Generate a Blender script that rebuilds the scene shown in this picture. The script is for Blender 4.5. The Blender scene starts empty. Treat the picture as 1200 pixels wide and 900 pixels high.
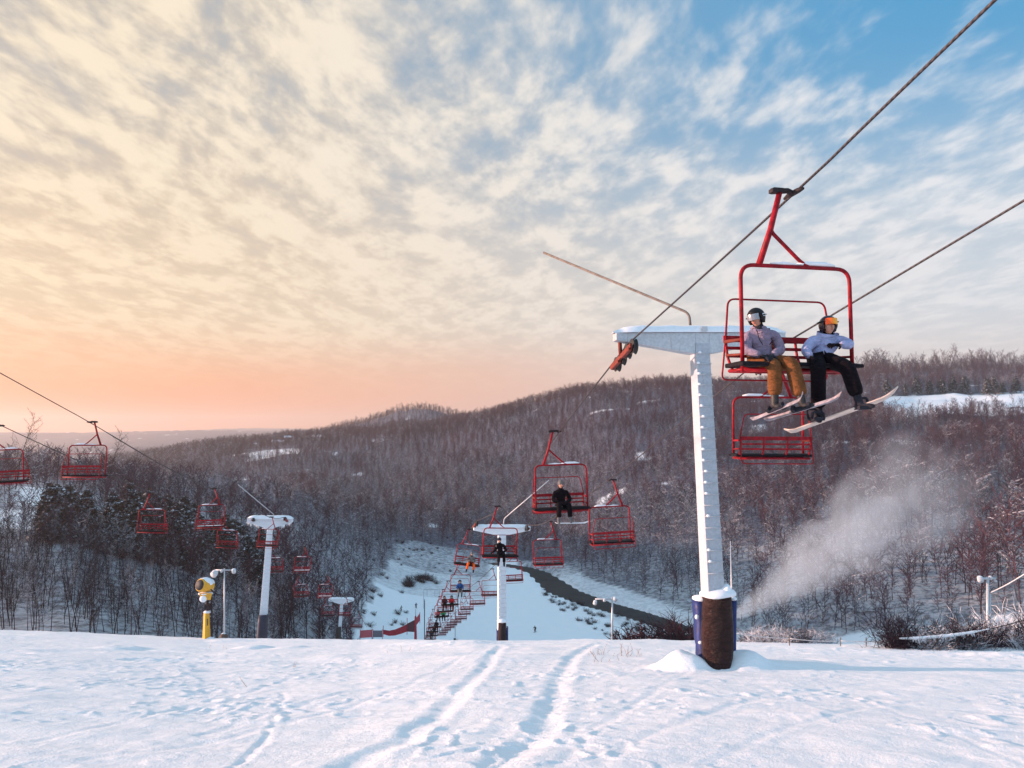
import bpy, math, random
import numpy as np
from mathutils import Vector, Matrix, Euler
random.seed(7)
sc = bpy.context.scene
COL = sc.collection
R = math.radians
# ------------------------------------------------------------------ camera
F, CX, CY, PITCH = 867.0, 600.0, 450.0, R(4.0)
cam = bpy.data.objects.new("camera", bpy.data.cameras.new("camera")); COL.objects.link(cam)
cam.location = (0, 0, 0); cam.rotation_euler = (R(90) + PITCH, 0, 0)
cam.data.sensor_width = 36; cam.data.lens = 36 * F / 1200; cam.data.clip_start = .1; cam.data.clip_end = 30000
sc.camera = cam
# ------------------------------------------------------------------ light, sky, exposure
SUN_ELEV, SUN_AZ = R(8.5), R(-88)          # azimuth from +Y (view direction), negative = to the left
SUN_DIR = Vector((math.sin(SUN_AZ) * math.cos(SUN_ELEV), math.cos(SUN_AZ) * math.cos(SUN_ELEV), math.sin(SUN_ELEV)))
sd = bpy.data.lights.new("sun", 'SUN'); sd.energy = 5.0; sd.angle = R(0.6); sd.color = (1.0, .62, .47)
so = bpy.data.objects.new("sun", sd); COL.objects.link(so)
so.rotation_euler = (-SUN_DIR).to_track_quat('-Z', 'Y').to_euler(); so.location = (-30, 10, 40)
sc.view_settings.view_transform = 'Standard'; sc.view_settings.look = 'None'
sc.view_settings.exposure = 0.9; sc.view_settings.gamma = 1
sc.cycles.use_denoising = True
sc.cycles.max_bounces = 5; sc.cycles.diffuse_bounces = 3; sc.cycles.volume_bounces = 1
sc.cycles.volume_step_rate = 1.0; sc.cycles.volume_max_steps = 96
sc.cycles.transparent_max_bounces = 6

def lin(c):
    return tuple(((v / 255) / 12.92 if v / 255 <= .04045 else ((v / 255 + .055) / 1.055) ** 2.4) for v in c) + (1,)
class NT:
    """small node-tree writer"""
    def __init__(s, nt): s.nt = nt; s.L = nt.links
    def n(s, t, **kw):
        x = s.nt.nodes.new(t)
        for k, v in kw.items(): setattr(x, k, v)
        return x
    def put(s, sock, v):
        if isinstance(v, bpy.types.NodeSocket): s.L.new(v, sock)
        elif v is not None: sock.default_value = v
    def m(s, op, a, b=None, c=None, clamp=False):
        x = s.n('ShaderNodeMath', operation=op); x.use_clamp = clamp
        s.put(x.inputs[0], a); s.put(x.inputs[1], b)
        if c is not None: s.put(x.inputs[2], c)
        return x.outputs[0]
    def v(s, op, a, b=None, out=0):
        x = s.n('ShaderNodeVectorMath', operation=op); s.put(x.inputs[0], a)
        if b is not None: s.put(x.inputs[1], b)
        return x.outputs[out]
    def mix(s, f, a, b, blend='MIX'):
        x = s.n('ShaderNodeMix', data_type='RGBA', blend_type=blend)
        s.put(x.inputs[0], f); s.put(x.inputs[6], a); s.put(x.inputs[7], b)
        return x.outputs[2]
    def ss(s, x, lo, hi, a=0., b=1.):
        r = s.n('ShaderNodeMapRange', interpolation_type='SMOOTHSTEP')
        s.put(r.inputs[0], x); s.put(r.inputs[1], lo); s.put(r.inputs[2], hi); s.put(r.inputs[3], a); s.put(r.inputs[4], b)
        return r.outputs[0]
    def noise(s, vec, scale, detail=4, rough=.5, dist=0., out=0):
        x = s.n('ShaderNodeTexNoise'); s.put(x.inputs['Vector'], vec); s.put(x.inputs['Scale'], scale)
        s.put(x.inputs['Detail'], detail); s.put(x.inputs['Roughness'], rough); s.put(x.inputs['Distortion'], dist)
        return x.outputs[out]

w = bpy.data.worlds.new("World"); sc.world = w; w.use_nodes = True
T = NT(w.node_tree); w.node_tree.nodes.clear()
out = T.n('ShaderNodeOutputWorld'); bg = T.n('ShaderNodeBackground')
tc = T.n('ShaderNodeTexCoord'); D = tc.outputs['Generated']
sep = T.n('ShaderNodeSeparateXYZ'); T.put(sep.inputs[0], D); dx, dy, dz = sep.outputs
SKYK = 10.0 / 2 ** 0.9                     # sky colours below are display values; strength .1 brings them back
nish = T.n('ShaderNodeTexSky', sky_type='NISHITA'); nish.sun_disc = False
nish.sun_elevation = SUN_ELEV; nish.sun_rotation = SUN_AZ; nish.air_density = 1.0; nish.dust_density = 1.5
el = T.m('MAXIMUM', dz, 0.0)
# towards = 1 on the sunset side (left), 0 on the far right
side = T.ss(T.m('DIVIDE', dx, T.m('MAXIMUM', T.m('SQRT', T.m('ADD', T.m('MULTIPLY', dx, dx), T.m('MULTIPLY', dy, dy))), .01)), -.62, .62, 1.0, 0.0)
blue = T.mix(side, lin((78, 162, 212)), lin((172, 180, 188)))
# unseen sky overhead and behind the camera, made bluer and brighter to fill shadows
blue = T.mix(T.ss(el, .50, .80), blue, lin((96, 168, 206)))
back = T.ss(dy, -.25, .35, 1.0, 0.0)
pale = T.mix(side, lin((206, 218, 228)), lin((222, 204, 180)))
clear = T.mix(T.ss(el, .10, .48), pale, blue)
# air layer near the horizon: peach towards the sun, pale pink away from it
hz = T.mix(side, lin((228, 214, 212)), lin((255, 160, 98)))
hz2 = T.mix(side, lin((230, 226, 226)), lin((255, 212, 150)))
# cloud sheet in plan coordinates
den = T.m('ADD', el, .10)
comb = T.n('ShaderNodeCombineXYZ'); T.put(comb.inputs[0], T.m('DIVIDE', dx, den)); T.put(comb.inputs[1], T.m('DIVIDE', dy, den))
rot = T.n('ShaderNodeMapping'); T.put(rot.inputs[0], comb.outputs[0]); rot.inputs['Rotation'].default_value = (0, 0, R(38)); rot.inputs['Scale'].default_value = (1.0, .55, 1)
P = rot.outputs[0]
warp = T.n('ShaderNodeVectorMath', operation='MULTIPLY_ADD')
T.put(warp.inputs[0], T.noise(P, 1.1, 3, .55, out=1)); warp.inputs[1].default_value = (.22, .22, 0); T.put(warp.inputs[2], P)
PW = warp.outputs[0]
big = T.noise(PW, .62, 3, .5)
cell = T.noise(PW, 6.2, 4, .55)
fine = T.noise(PW, 15.0, 5, .6)
cov = T.m('ADD', T.m('MULTIPLY', big, .80), T.m('ADD', T.m('MULTIPLY', cell, .95), T.m('MULTIPLY', fine, .32)))
cov = T.m('SUBTRACT', cov, T.m('ADD', T.m('MULTIPLY', back, .35), T.ss(el, .55, .8, 0., .4)))
# fewer clouds high on the right
thr = T.m('ADD', .90, T.m('MULTIPLY', T.ss(side, .04, .34, 1.0, 0.0), T.ss(el, .18, .5, 0.0, .27)))
mask = T.ss(T.m('SUBTRACT', cov, thr), -.13, .27)
lite = T.ss(T.m('ADD', T.m('MULTIPLY', cell, .7), T.m('MULTIPLY', fine, .5)), .47, .70)
c_lit = T.mix(side, lin((238, 240, 245)), lin((255, 238, 210)))
c_shd = T.mix(side, lin((206, 218, 230)), lin((206, 190, 168)))
c_shd = T.mix(T.ss(el, .1, .5), T.mix(side, lin((208, 214, 222)), lin((222, 198, 170))), c_shd)
cloud = T.mix(T.m('MULTIPLY', T.m('ADD', lite, .25), .8), c_shd, c_lit)
skyc = T.mix(mask, clear, cloud)
skyc = T.mix(T.ss(el, .06, .40, 1.0, 0.0), skyc, T.mix(.62, hz2, skyc))
skyc = T.mix(T.ss(T.m('ADD', el, T.m('MULTIPLY', T.m('SUBTRACT', big, .5), .05)), .03, .16, 1.0, 0.0), skyc, hz)
col = T.v('SCALE', skyc); col.node.inputs['Scale'].default_value = SKYK
col = T.mix(.06, col, nish.outputs[0])
col = T.mix(T.m('MULTIPLY', back, .9), col, tuple(k * SKYK for k in (.56, .82, 1.08)) + (1,))  # brightened unseen sky behind the camera, added as fill for the snow
below = T.v('SCALE', T.mix(side, lin((150, 160, 180)), lin((190, 160, 150)))); below.node.inputs['Scale'].default_value = SKYK
col = T.mix(T.ss(dz, -.03, 0.0, 1.0, 0.0), col, below)
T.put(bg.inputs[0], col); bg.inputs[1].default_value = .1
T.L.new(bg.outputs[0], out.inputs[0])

# ------------------------------------------------------------------ projection helper, tags
def at(px, py, y):
    """world point seen at photo pixel (px,py) lying at world depth y"""
    a, b = F * math.cos(PITCH) - (CY - py) * math.sin(PITCH), F * math.sin(PITCH) + (CY - py) * math.cos(PITCH)
    k = y / a
    return Vector(((px - CX) * k, y, b * k))
def tag(o, label=None, cat=None, group=None, kind=None):
    if label: o['label'] = label
    if cat: o['category'] = cat
    if group: o['group'] = group
    if kind: o['kind'] = kind
    return o
def empty(name, loc=(0, 0, 0), rot=(0, 0, 0), label=None, cat=None, group=None):
    o = bpy.data.objects.new(name, None); COL.objects.link(o); o.location = loc; o.rotation_euler = rot
    o.empty_display_size = .3
    return tag(o, label, cat, group)
def copy_tree(o, parent=None):
    c = o.copy(); COL.objects.link(c)
    if parent: c.parent = parent
    for ch in list(KIDS.get(o.name, ())):
        copy_tree(ch, c)
    return c
KIDS = {}
def link(name, me, parent=None):
    o = bpy.data.objects.new(name, me); COL.objects.link(o)
    if parent: o.parent = parent; KIDS.setdefault(parent.name, []).append(o)
    return o

class MB:
    """collects shapes, links them as ONE mesh object"""
    def __init__(s): s.v = []; s.f = []; s.mi = []; s.cur = 0; s.smooth = []
    def add(s, vs, fs, smooth=False):
        b = len(s.v); s.v += [tuple(p) for p in vs]
        for f in fs: s.f.append(tuple(i + b for i in f)); s.mi.append(s.cur); s.smooth.append(smooth)
    def box(s, c, d, M=None):
        x, y, z = [k / 2 for k in d]
        vs = [Vector((sx * x, sy * y, sz * z)) for sz in (-1, 1) for sy in (-1, 1) for sx in (-1, 1)]
        if M: vs = [M @ p for p in vs]
        vs = [p + Vector(c) for p in vs]
        s.add(vs, [(0, 2, 3, 1), (4, 5, 7, 6), (0, 1, 5, 4), (2, 6, 7, 3), (0, 4, 6, 2), (1, 3, 7, 5)])
    def hexa(s, lo, hi):
        """lo, hi: four points each, same winding"""
        s.add(list(lo) + list(hi), [(3, 2, 1, 0), (4, 5, 6, 7)] + [(i, (i + 1) % 4, 4 + (i + 1) % 4, 4 + i) for i in range(4)])
    def tube(s, pts, r, n=8, caps=True, smooth=True, flat=1.0):
        pts = [Vector(p) for p in pts]; m = len(pts)
        rr = r if isinstance(r, (list, tuple)) else [r] * m
        vs = []; prev = None
        for i, p in enumerate(pts):
            t = (pts[min(i + 1, m - 1)] - pts[max(i - 1, 0)]).normalized()
            if prev is None:
                a = t.cross(Vector((0, 0, 1)))
                if a.length < .1: a = t.cross(Vector((1, 0, 0)))
            else: a = prev - t * prev.dot(t)
            a.normalize(); prev = a; b = t.cross(a)
            for k in range(n):
                q = 2 * math.pi * k / n
                vs.append(p + a * (math.cos(q) * rr[i]) + b * (math.sin(q) * rr[i] * flat))
        fs = [(i * n + k, i * n + (k + 1) % n, (i + 1) * n + (k + 1) % n, (i + 1) * n + k) for i in range(m - 1) for k in range(n)]
        if caps: fs += [tuple(range(n))[::-1], tuple((m - 1) * n + k for k in range(n))]
        s.add(vs, fs, smooth)
    def ell(s, c, d, nu=14, nv=9, M=None, fn=None):
        vs = []; c = Vector(c)
        for j in range(nv + 1):
            th = math.pi * j / nv
            for i in range(nu):
                ph = 2 * math.pi * i / nu
                p = Vector((math.sin(th) * math.cos(ph), math.sin(th) * math.sin(ph), math.cos(th)))
                if fn: p = fn(p)
                p = Vector((p.x * d[0], p.y * d[1], p.z * d[2]))
                if M: p = M @ p
                vs.append(c + p)
        fs = [(j * nu + i, (j + 1) * nu + i, (j + 1) * nu + (i + 1) % nu, j * nu + (i + 1) % nu) for j in range(nv) for i in range(nu)]
        s.add(vs, fs, True)
    def build(s, name, mat, parent=None, bevel=0):
        me = bpy.data.meshes.new(name); me.from_pydata(s.v, [], s.f)
        for m_ in (mat if isinstance(mat, (list, tuple)) else [mat]): me.materials.append(m_)
        me.polygons.foreach_set('material_index', s.mi); me.polygons.foreach_set('use_smooth', s.smooth); me.update()
        o = link(name, me, parent)
        if bevel:
            b = o.modifiers.new('bevel', 'BEVEL'); b.width = bevel; b.segments = 2; b.limit_method = 'ANGLE'
        return o
def arc(pts, rad, n=5):
    """polyline with rounded corners"""
    pts = [Vector(p) for p in pts]; o = [pts[0]]
    for i in range(1, len(pts) - 1):
        a, b, c = pts[i - 1], pts[i], pts[i + 1]
        r = min(rad, (a - b).length * .49, (c - b).length * .49)
        p, q = b + (a - b).normalized() * r, b + (c - b).normalized() * r
        for k in range(n + 1):
            t = k / n; o.append(p * (1 - t) ** 2 + b * 2 * t * (1 - t) + q * t * t)
    o.append(pts[-1]); return o

# ------------------------------------------------------------------ materials
def newmat(name):
    m = bpy.data.materials.new(name); m.use_nodes = True
    t = NT(m.node_tree); p = m.node_tree.nodes['Principled BSDF']
    return m, t, p
def paint(name, c, rough=.5, metal=0., var=.25, scale=6., snow=0., bump=.0, spec=.5, folds=0.):
    """painted / cloth surface: two-scale wear, optional settled snow on faces that look up"""
    m, t, p = newmat(name)
    g = t.n('ShaderNodeNewGeometry'); co = t.n('ShaderNodeTexCoord').outputs['Object']
    n1 = t.noise(co, scale, 5, .6)
    c = (*c, 1)
    base = t.mix(t.ss(n1, .3, .7), tuple(k * (1 - var) for k in c[:3]) + (1,), tuple(min(1, k * (1 + var)) for k in c[:3]) + (1,))
    if snow:
        sz = t.n('ShaderNodeSeparateXYZ'); t.put(sz.inputs[0], g.outputs['Normal'])
        f = t.ss(t.m('ADD', sz.outputs[2], t.m('MULTIPLY', t.m('SUBTRACT', t.noise(co, 9., 4, .6), .5), .8)), 1 - snow, 1 - snow + .12)
        base = t.mix(f, base, (.80, .82, .86, 1))
    t.put(p.inputs['Base Color'], base)
    t.put(p.inputs['Roughness'], t.m('ADD', rough - .1, t.m('MULTIPLY', t.noise(co, scale * 3, 3), .2)))
    p.inputs['Metallic'].default_value = metal; p.inputs['Specular IOR Level'].default_value = spec
    if bump:
        b = t.n('ShaderNodeBump'); b.inputs['Strength'].default_value = bump; b.inputs['Distance'].default_value = .02
        t.put(b.inputs['Height'], t.noise(co, scale * 2.5, 6, .6)); t.put(p.inputs['Normal'], b.outputs[0])
        if folds:
            mp = t.n('ShaderNodeMapping'); t.put(mp.inputs[0], co); mp.inputs['Rotation'].default_value = (R(30), R(25), 0); mp.inputs['Scale'].default_value = (1, 1, 2.6)
            nz = t.noise(mp.outputs[0], 5.5, 3, .5, 1.0); rg = t.m('ABSOLUTE', t.m('SUBTRACT', nz, .5))
            b2 = t.n('ShaderNodeBump'); b2.inputs['Strength'].default_value = 1; b2.inputs['Distance'].default_value = folds
            t.put(b2.inputs['Height'], rg); t.put(b2.inputs['Normal'], b.outputs[0]); t.put(p.inputs['Normal'], b2.outputs[0])
    return m
RED = paint('red_paint', (.26, .005, .012), .5, spec=.22, var=.40, scale=9, snow=.0)
REDSNOW = paint('red_paint_dusted', (.28, .004, .012), .45, var=.25, scale=7, snow=.12)
ORANGERED = paint('orange_paint', (.17, .030, .020), .65, var=.25, spec=.25)
BLACKPAD = paint('black_seat_pad', (.010, .007, .010), .7, bump=.4, spec=.15)
RUBBER = paint('rubber', (.02, .02, .022), .7)
STEEL = paint('galvanised_steel', (.50, .52, .55), .45, .35, var=.12, scale=14, snow=.10)
DARKSTEEL = paint('dark_steel', (.035, .025, .028), .6, .2, spec=.2)
ROPE = None
TOWERW = paint('frosted_tower_paint', (.42, .45, .50), .6, 0, var=.10, scale=16, snow=.2, bump=.5)
SNOWCAP = paint('settled_snow', (.82, .84, .88), .8, var=.04, bump=.3, scale=5)
BROWNPAD = None
def stain(m):
    t = NT(m.node_tree); p = m.node_tree.nodes['Principled BSDF']; old = p.inputs['Base Color'].links[0].from_socket
    co = t.n('ShaderNodeTexCoord').outputs['Object']; mp = t.n('ShaderNodeMapping'); t.put(mp.inputs[0], co); mp.inputs['Scale'].default_value = (9, 9, .9)
    f = t.m('MULTIPLY', t.ss(t.noise(mp.outputs[0], 1.3, 5, .65), .60, .72), .55)
    t.put(p.inputs['Base Color'], t.mix(f, old, (.20, .13, .10, 1)))
stain(TOWERW); stain(STEEL)
NAVY = paint('navy_pad', (.003, .020, .13), .55, var=.3, snow=.12, bump=.3)
WOODP = paint('grey_wood', (.16, .13, .11), .8, var=.3)
YELLOW = paint('yellow_paint', (.72, .36, .02), .45, var=.12, snow=.10)
def rope_mat():
    m, t, p = newmat('wire_rope')
    uv = t.n('ShaderNodeTexCoord').outputs['Object']
    wv = t.n('ShaderNodeTexWave', wave_type='BANDS', bands_direction='DIAGONAL'); t.put(wv.inputs[0], uv); wv.inputs['Scale'].default_value = 14
    t.put(p.inputs['Base Color'], t.mix(wv.outputs[1], (.012, .010, .012, 1), (.075, .06, .065, 1)))
    p.inputs['Roughness'].default_value = .55; p.inputs['Metallic'].default_value = .3
    return m
ROPE = rope_mat()
def pad_mat(name, c):
    m, t, p = newmat(name)
    co = t.n('ShaderNodeTexCoord').outputs['Object']
    mp = t.n('ShaderNodeMapping'); t.put(mp.inputs[0], co); mp.inputs['Rotation'].default_value = (R(35), R(20), 0); mp.inputs['Scale'].default_value = (1.2, 1.2, 2.8)
    n = t.noise(mp.outputs[0], 3.2, 5, .62, 1.2)
    t.put(p.inputs['Base Color'], t.mix(t.ss(t.noise(co, 2.0, 4), .35, .7), tuple(k * .75 for k in c) + (1,), (*c, 1)))
    p.inputs['Roughness'].default_value = .50; p.inputs['Specular IOR Level'].default_value = .3
    b = t.n('ShaderNodeBump'); b.inputs['Strength'].default_value = 1; b.inputs['Distance'].default_value = .16
    t.put(b.inputs['Height'], n); t.put(p.inputs['Normal'], b.outputs[0])
    return m
BROWNPAD = pad_mat('brown_vinyl_pad', (.038, .010, .008))
PLUMPAD = pad_mat('plum_vinyl_pad', (.022, .009, .014))

def snow_mat(name, woods):
    m, t, p = newmat(name)
    g = t.n('ShaderNodeNewGeometry'); co = g.outputs['Position']
    base = t.mix(t.ss(t.noise(co, .35, 5, .6), .3, .7), (.90, .90, .92, 1), (.93, .93, .94, 1))
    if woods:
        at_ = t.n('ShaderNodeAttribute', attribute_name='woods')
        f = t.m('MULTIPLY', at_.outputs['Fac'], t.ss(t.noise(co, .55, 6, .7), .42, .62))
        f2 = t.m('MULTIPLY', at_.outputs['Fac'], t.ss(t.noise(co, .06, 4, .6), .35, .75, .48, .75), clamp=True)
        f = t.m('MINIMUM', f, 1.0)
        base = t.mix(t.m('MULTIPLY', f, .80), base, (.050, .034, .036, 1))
        base = t.mix(f2, base, t.mix(t.ss(t.noise(co, .8, 5, .7), .4, .6), (.045, .032, .042, 1), (.17, .18, .24, 1)))  # litter tone darkened and blued, painting shade into the wooded ground
    t.put(p.inputs['Base Color'], base); p.inputs['Roughness'].default_value = .75
    p.inputs['Specular IOR Level'].default_value = .3
    b = t.n('ShaderNodeBump'); b.inputs['Strength'].default_value = .75 if not woods else .6
    b.inputs['Distance'].default_value = .04 if not woods else .3
    h = t.m('ADD', t.noise(co, 5.0, 7, .66), t.m('MULTIPLY', t.noise(co, 34.0, 4, .6), .35)) if not woods else t.noise(co, .9, 7, .65)
    t.put(b.inputs['Height'], h); t.put(p.inputs['Normal'], b.outputs[0])
    return m
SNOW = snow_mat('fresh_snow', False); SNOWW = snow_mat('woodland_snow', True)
# ------------------------------------------------------------------ terrain
rng = np.random.default_rng(11)
_lat = rng.random((256, 256))
def vnoise(x, y):
    xi, yi = np.floor(x).astype(int), np.floor(y).astype(int); fx, fy = x - xi, y - yi
    fx = fx * fx * (3 - 2 * fx); fy = fy * fy * (3 - 2 * fy)
    g = lambda a, b: _lat[a & 255, b & 255]
    return (g(xi, yi) * (1 - fx) + g(xi + 1, yi) * fx) * (1 - fy) + (g(xi, yi + 1) * (1 - fx) + g(xi + 1, yi + 1) * fx) * fy
def fbm(x, y, o=4, gain=.5):
    s = 0; a = 1; n = 0
    for k in range(o): s = s + a * (vnoise(x * 2 ** k + 17.3 * k, y * 2 ** k + 5.1 * k) - .5); n += a; a *= gain
    return s / n
YR = [60, 80, 110, 140, 170, 205, 245, 290, 340, 420, 520, 650, 800, 950, 1100, 1400, 1700, 2200, 3000, 5000, 8000]
TB = {
 -1800: [-13, -12, -10, -6, -3, 0, 3, 4, 2, 0, -5, -10, -20, -30, -40, -50, -60, -60, -60, -60, -60],
 -300: [-15, -22, -24, -20, -15, -10, -7, -8, -14, -18, -26, -38, -46, -52, -55, -58, -60, -60, -60, 15, -60],
 0:   [-15.5, -24, -29, -27, -23, -19, -15.5, -16, -17, -20, -28, -40, -46, -52, -55, -58, -60, -60, -60, 12, 30],
 100: [-15.5, -24, -30, -28.5, -25, -21.5, -18.5, -19, -21, -24, -32, -42, -46, -52, -55, -58, -60, -60, -60, 16, 30],
 200: [-15.6, -25, -32, -32, -29.5, -27, -24, -25, -27, -30, -36, -40, -36, -29, -24, -30, -50, -60, -50, 26, 40],
 300: [-16, -26, -35, -37, -34, -31, -28, -28.5, -32, -38, -42, -38, -19, -16, -8, -18, -40, -60, -50, 30, 60],
 400: [-16.3, -26, -37, -46, -50, -50, -46, -39, -40, -46, -46, -36, -12, -4, 0, 8, 4, -40, -50, 20, 50],
 450: [-16.3, -26, -37, -48, -56, -57, -57, -52, -44, -48, -46, -34, -12, -2, 3, 40, 44, 0, -50, 0, 0],
 500: [-16.3, -26, -37, -48, -57.5, -58, -58, -57, -52, -50, -44, -28, -5, 5, 10, 66, 60, 10, -50, 0, 0],
 550: [-16.3, -26, -37, -48, -57.5, -58, -58, -58, -56, -53, -43, -20, 7, 17, 18, 24, 16, 10, -50, 0, 0],
 600: [-16.3, -26, -37, -48, -57.5, -58, -58, -58, -57, -54, -42, -12, 20, 33, 33, 20, 10, 0, -50, 0, 0],
 650: [-16.3, -26, -38, -49, -57.5, -58, -58, -58, -54, -46, -29, 2, 34, 48, 46, 30, 10, 0, -50, 0, 0],
 700: [-16.5, -26.5, -39, -50, -57.5, -58, -58, -57, -50, -36, -12, 19, 47, 61, 60, 40, 10, 0, -50, 0, 0],
 800: [-16.5, -27, -40, -51, -57.5, -58, -57, -49, -40, -25, -4, 25, 50, 65, 65, 40, 10, 0, -50, 0, 0],
 900: [-17.5, -28, -42, -51, -55, -54, -50, -42, -33, -18, 2, 26, 47, 62, 64, 40, 10, 0, -50, 0, 0],
 1000: [-17.5, -28, -42, -48, -50, -49, -43, -35, -27, -12, 3, 20, 50, 80, 86, 60, 10, 0, -50, 0, 0],
 1100: [-17.5, -28, -40, -46, -48, -47, -40, -31, -23, -10, 3, 25, 54, 84, 92, 60, 10, 0, -50, 0, 0],
 1200: [-17.5, -27, -38, -44, -46, -44, -38, -28, -20, -8, 4, 27, 57, 88, 98, 60, 10, 0, -50, 0, 0],
 1600: [-17, -24, -30, -36, -38, -36, -30, -22, -15, -4, 8, 31, 62, 94, 100, 60, 10, 0, -50, 0, 0],
 2400: [-14, -16, -18, -20, -20, -18, -15, -10, -5, 4, 12, 35, 66, 94, 100, 60, 10, 0, -50, 0, 0]}
_U = np.array([(k - 600) / F for k in TB]); _LY = np.log(np.array(YR, float)); _Z = np.array([TB[k] for k in TB], float)
UG = np.linspace(-2.8, 2.1, 491); LG = np.linspace(_LY[0], _LY[-1], 260)
tmp = np.array([np.interp(LG, _LY, row) for row in _Z])
GZ = np.array([np.interp(UG, _U, tmp[:, j]) for j in range(len(LG))])   # rows: ly, cols: u
def blur(a, r, axis):
    k = np.exp(-.5 * (np.arange(-3 * r, 3 * r + 1) / r) ** 2); k /= k.sum()
    pad = [(0, 0), (0, 0)]; pad[axis] = (3 * r, 3 * r); a = np.pad(a, pad, mode='edge')
    return np.apply_along_axis(lambda v: np.convolve(v, k, 'valid'), axis, a)
GZ = blur(blur(GZ, 3, 1), 3, 0)
_yc_u = [-1.5, -.70, -.40, -.20, -.05, .0, .12, .35, .69, 1.5]
_yc = [60, 60, 50, 42, 31, 30, 30, 28, 24, 22]; _ys = [.225, .2262, .236, .2335, .224, .223, .222, .221, .2225, .22]
def warp_ratio(r):
    """flat-camera ratio z/y -> the ratio that lands on the same row through the pitched camera"""
    py = 510.6 - r * F
    return (F * math.sin(PITCH) + (CY - py) * math.cos(PITCH)) / (F * math.cos(PITCH) - (CY - py) * math.sin(PITCH))
def Z(x, y, detail=True):
    x = np.asarray(x, float); y = np.asarray(y, float); x, y = np.broadcast_arrays(x, y)
    ym = np.maximum(y, 12.0); u = x / ym
    yc = np.interp(u, _yc_u, _yc); s = np.interp(u, _yc_u, _ys)
    zn = -1.6 - s * y - .0035 * np.maximum(y - yc, 0) ** 2
    yy = np.maximum(y, 60.5); uu = np.clip(x / yy, -2.79, 2.09)
    a = (uu + 2.8) / 4.9 * 490; b = (np.log(np.minimum(yy, 7990)) - LG[0]) / (LG[-1] - LG[0]) * 259
    i, j = np.clip(a.astype(int), 0, 489), np.clip(b.astype(int), 0, 258); fa, fb = a - i, b - j
    zt = (GZ[j, i] * (1 - fa) + GZ[j, i + 1] * fa) * (1 - fb) + (GZ[j + 1, i] * (1 - fa) + GZ[j + 1, i + 1] * fa) * fb
    zt = warp_ratio(zt / yy) * yy
    run = np.clip((yy - 330) / 60, 0, 1)
    amp = np.where(yy > 330, 1 + run * 4, 1.0) * np.where(yy > 1200, 2.2, 1)
    zt = zt + fbm(x / 38, yy / 38, 4) * amp * 1.6 * np.clip((yy - 70) / 40, 0, 1) * np.where((uu > -.19) & (uu < .16) & (yy < 340), .15, 1)
    zt = zt + np.where(yy > 2500, fbm(x / 900 + 3, yy / 900, 4) * 60, 0)
    k = np.clip((y - 50) / 30, 0, 1); k = k * k * (3 - 2 * k)
    z = zn * (1 - k) + zt * k
    # river bed
    z = z - river_cut(x, y)
    return z
_riv = None
def river_cut(x, y):
    if _riv is None: return 0
    px_, py_ = _riv; d = np.full(x.shape, 1e9)
    sel = (y > 180) & (y < 380) & (np.abs(x) < 200)
    if not sel.any(): return np.zeros(x.shape)
    xs, ys = x[sel], y[sel]; dd = np.full(xs.shape, 1e9)
    for k in range(len(px_) - 1):
        ax, ay, bx, by = px_[k], py_[k], px_[k + 1], py_[k + 1]
        t = np.clip(((xs - ax) * (bx - ax) + (ys - ay) * (by - ay)) / ((bx - ax) ** 2 + (by - ay) ** 2), 0, 1)
        dd = np.minimum(dd, np.hypot(xs - ax - t * (bx - ax), ys - ay - t * (by - ay)))
    d[sel] = dd
    k = np.clip((6.2 - d) / 2.2, 0, 1)
    return 2.2 * k * k * (3 - 2 * k)
def hit(px, py, y0=3., y1=4000.):
    """first ground point seen at a photo pixel beyond depth y0"""
    ys = np.exp(np.linspace(math.log(y0), math.log(y1), 1600))
    d = at(px, py, 1.0); zs = Z(d.x * ys, ys); g = np.nonzero(d.z * ys < zs)[0]
    y = ys[g[0]] if len(g) else y1
    return Vector((d.x * y, y, float(Z(d.x * y, y))))
rp = [hit(px, py, 120) for px, py in ((632, 667), (662, 692), (700, 706), (742, 716), (800, 734))]
rp = [Vector((rp[0].x - 22, rp[0].y + 22, 0)), Vector((rp[0].x - 6, rp[0].y + 10, 0))] + rp + [Vector((rp[-1].x + 30, rp[-1].y - 15, 0)), Vector((rp[-1].x + 75, rp[-1].y - 45, 0))]
WATER_Z = float(np.mean([Z(p.x, p.y) for p in rp[2:6]])) - .9
_riv = (np.array([p.x for p in rp]), np.array([p.y for p in rp]))

def pxof(x, y): return 600 + F * x / np.maximum(y, 1e-3)
def rowof(z, y): return 450 - F * np.tan(np.arctan2(z, y) - PITCH)
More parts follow.
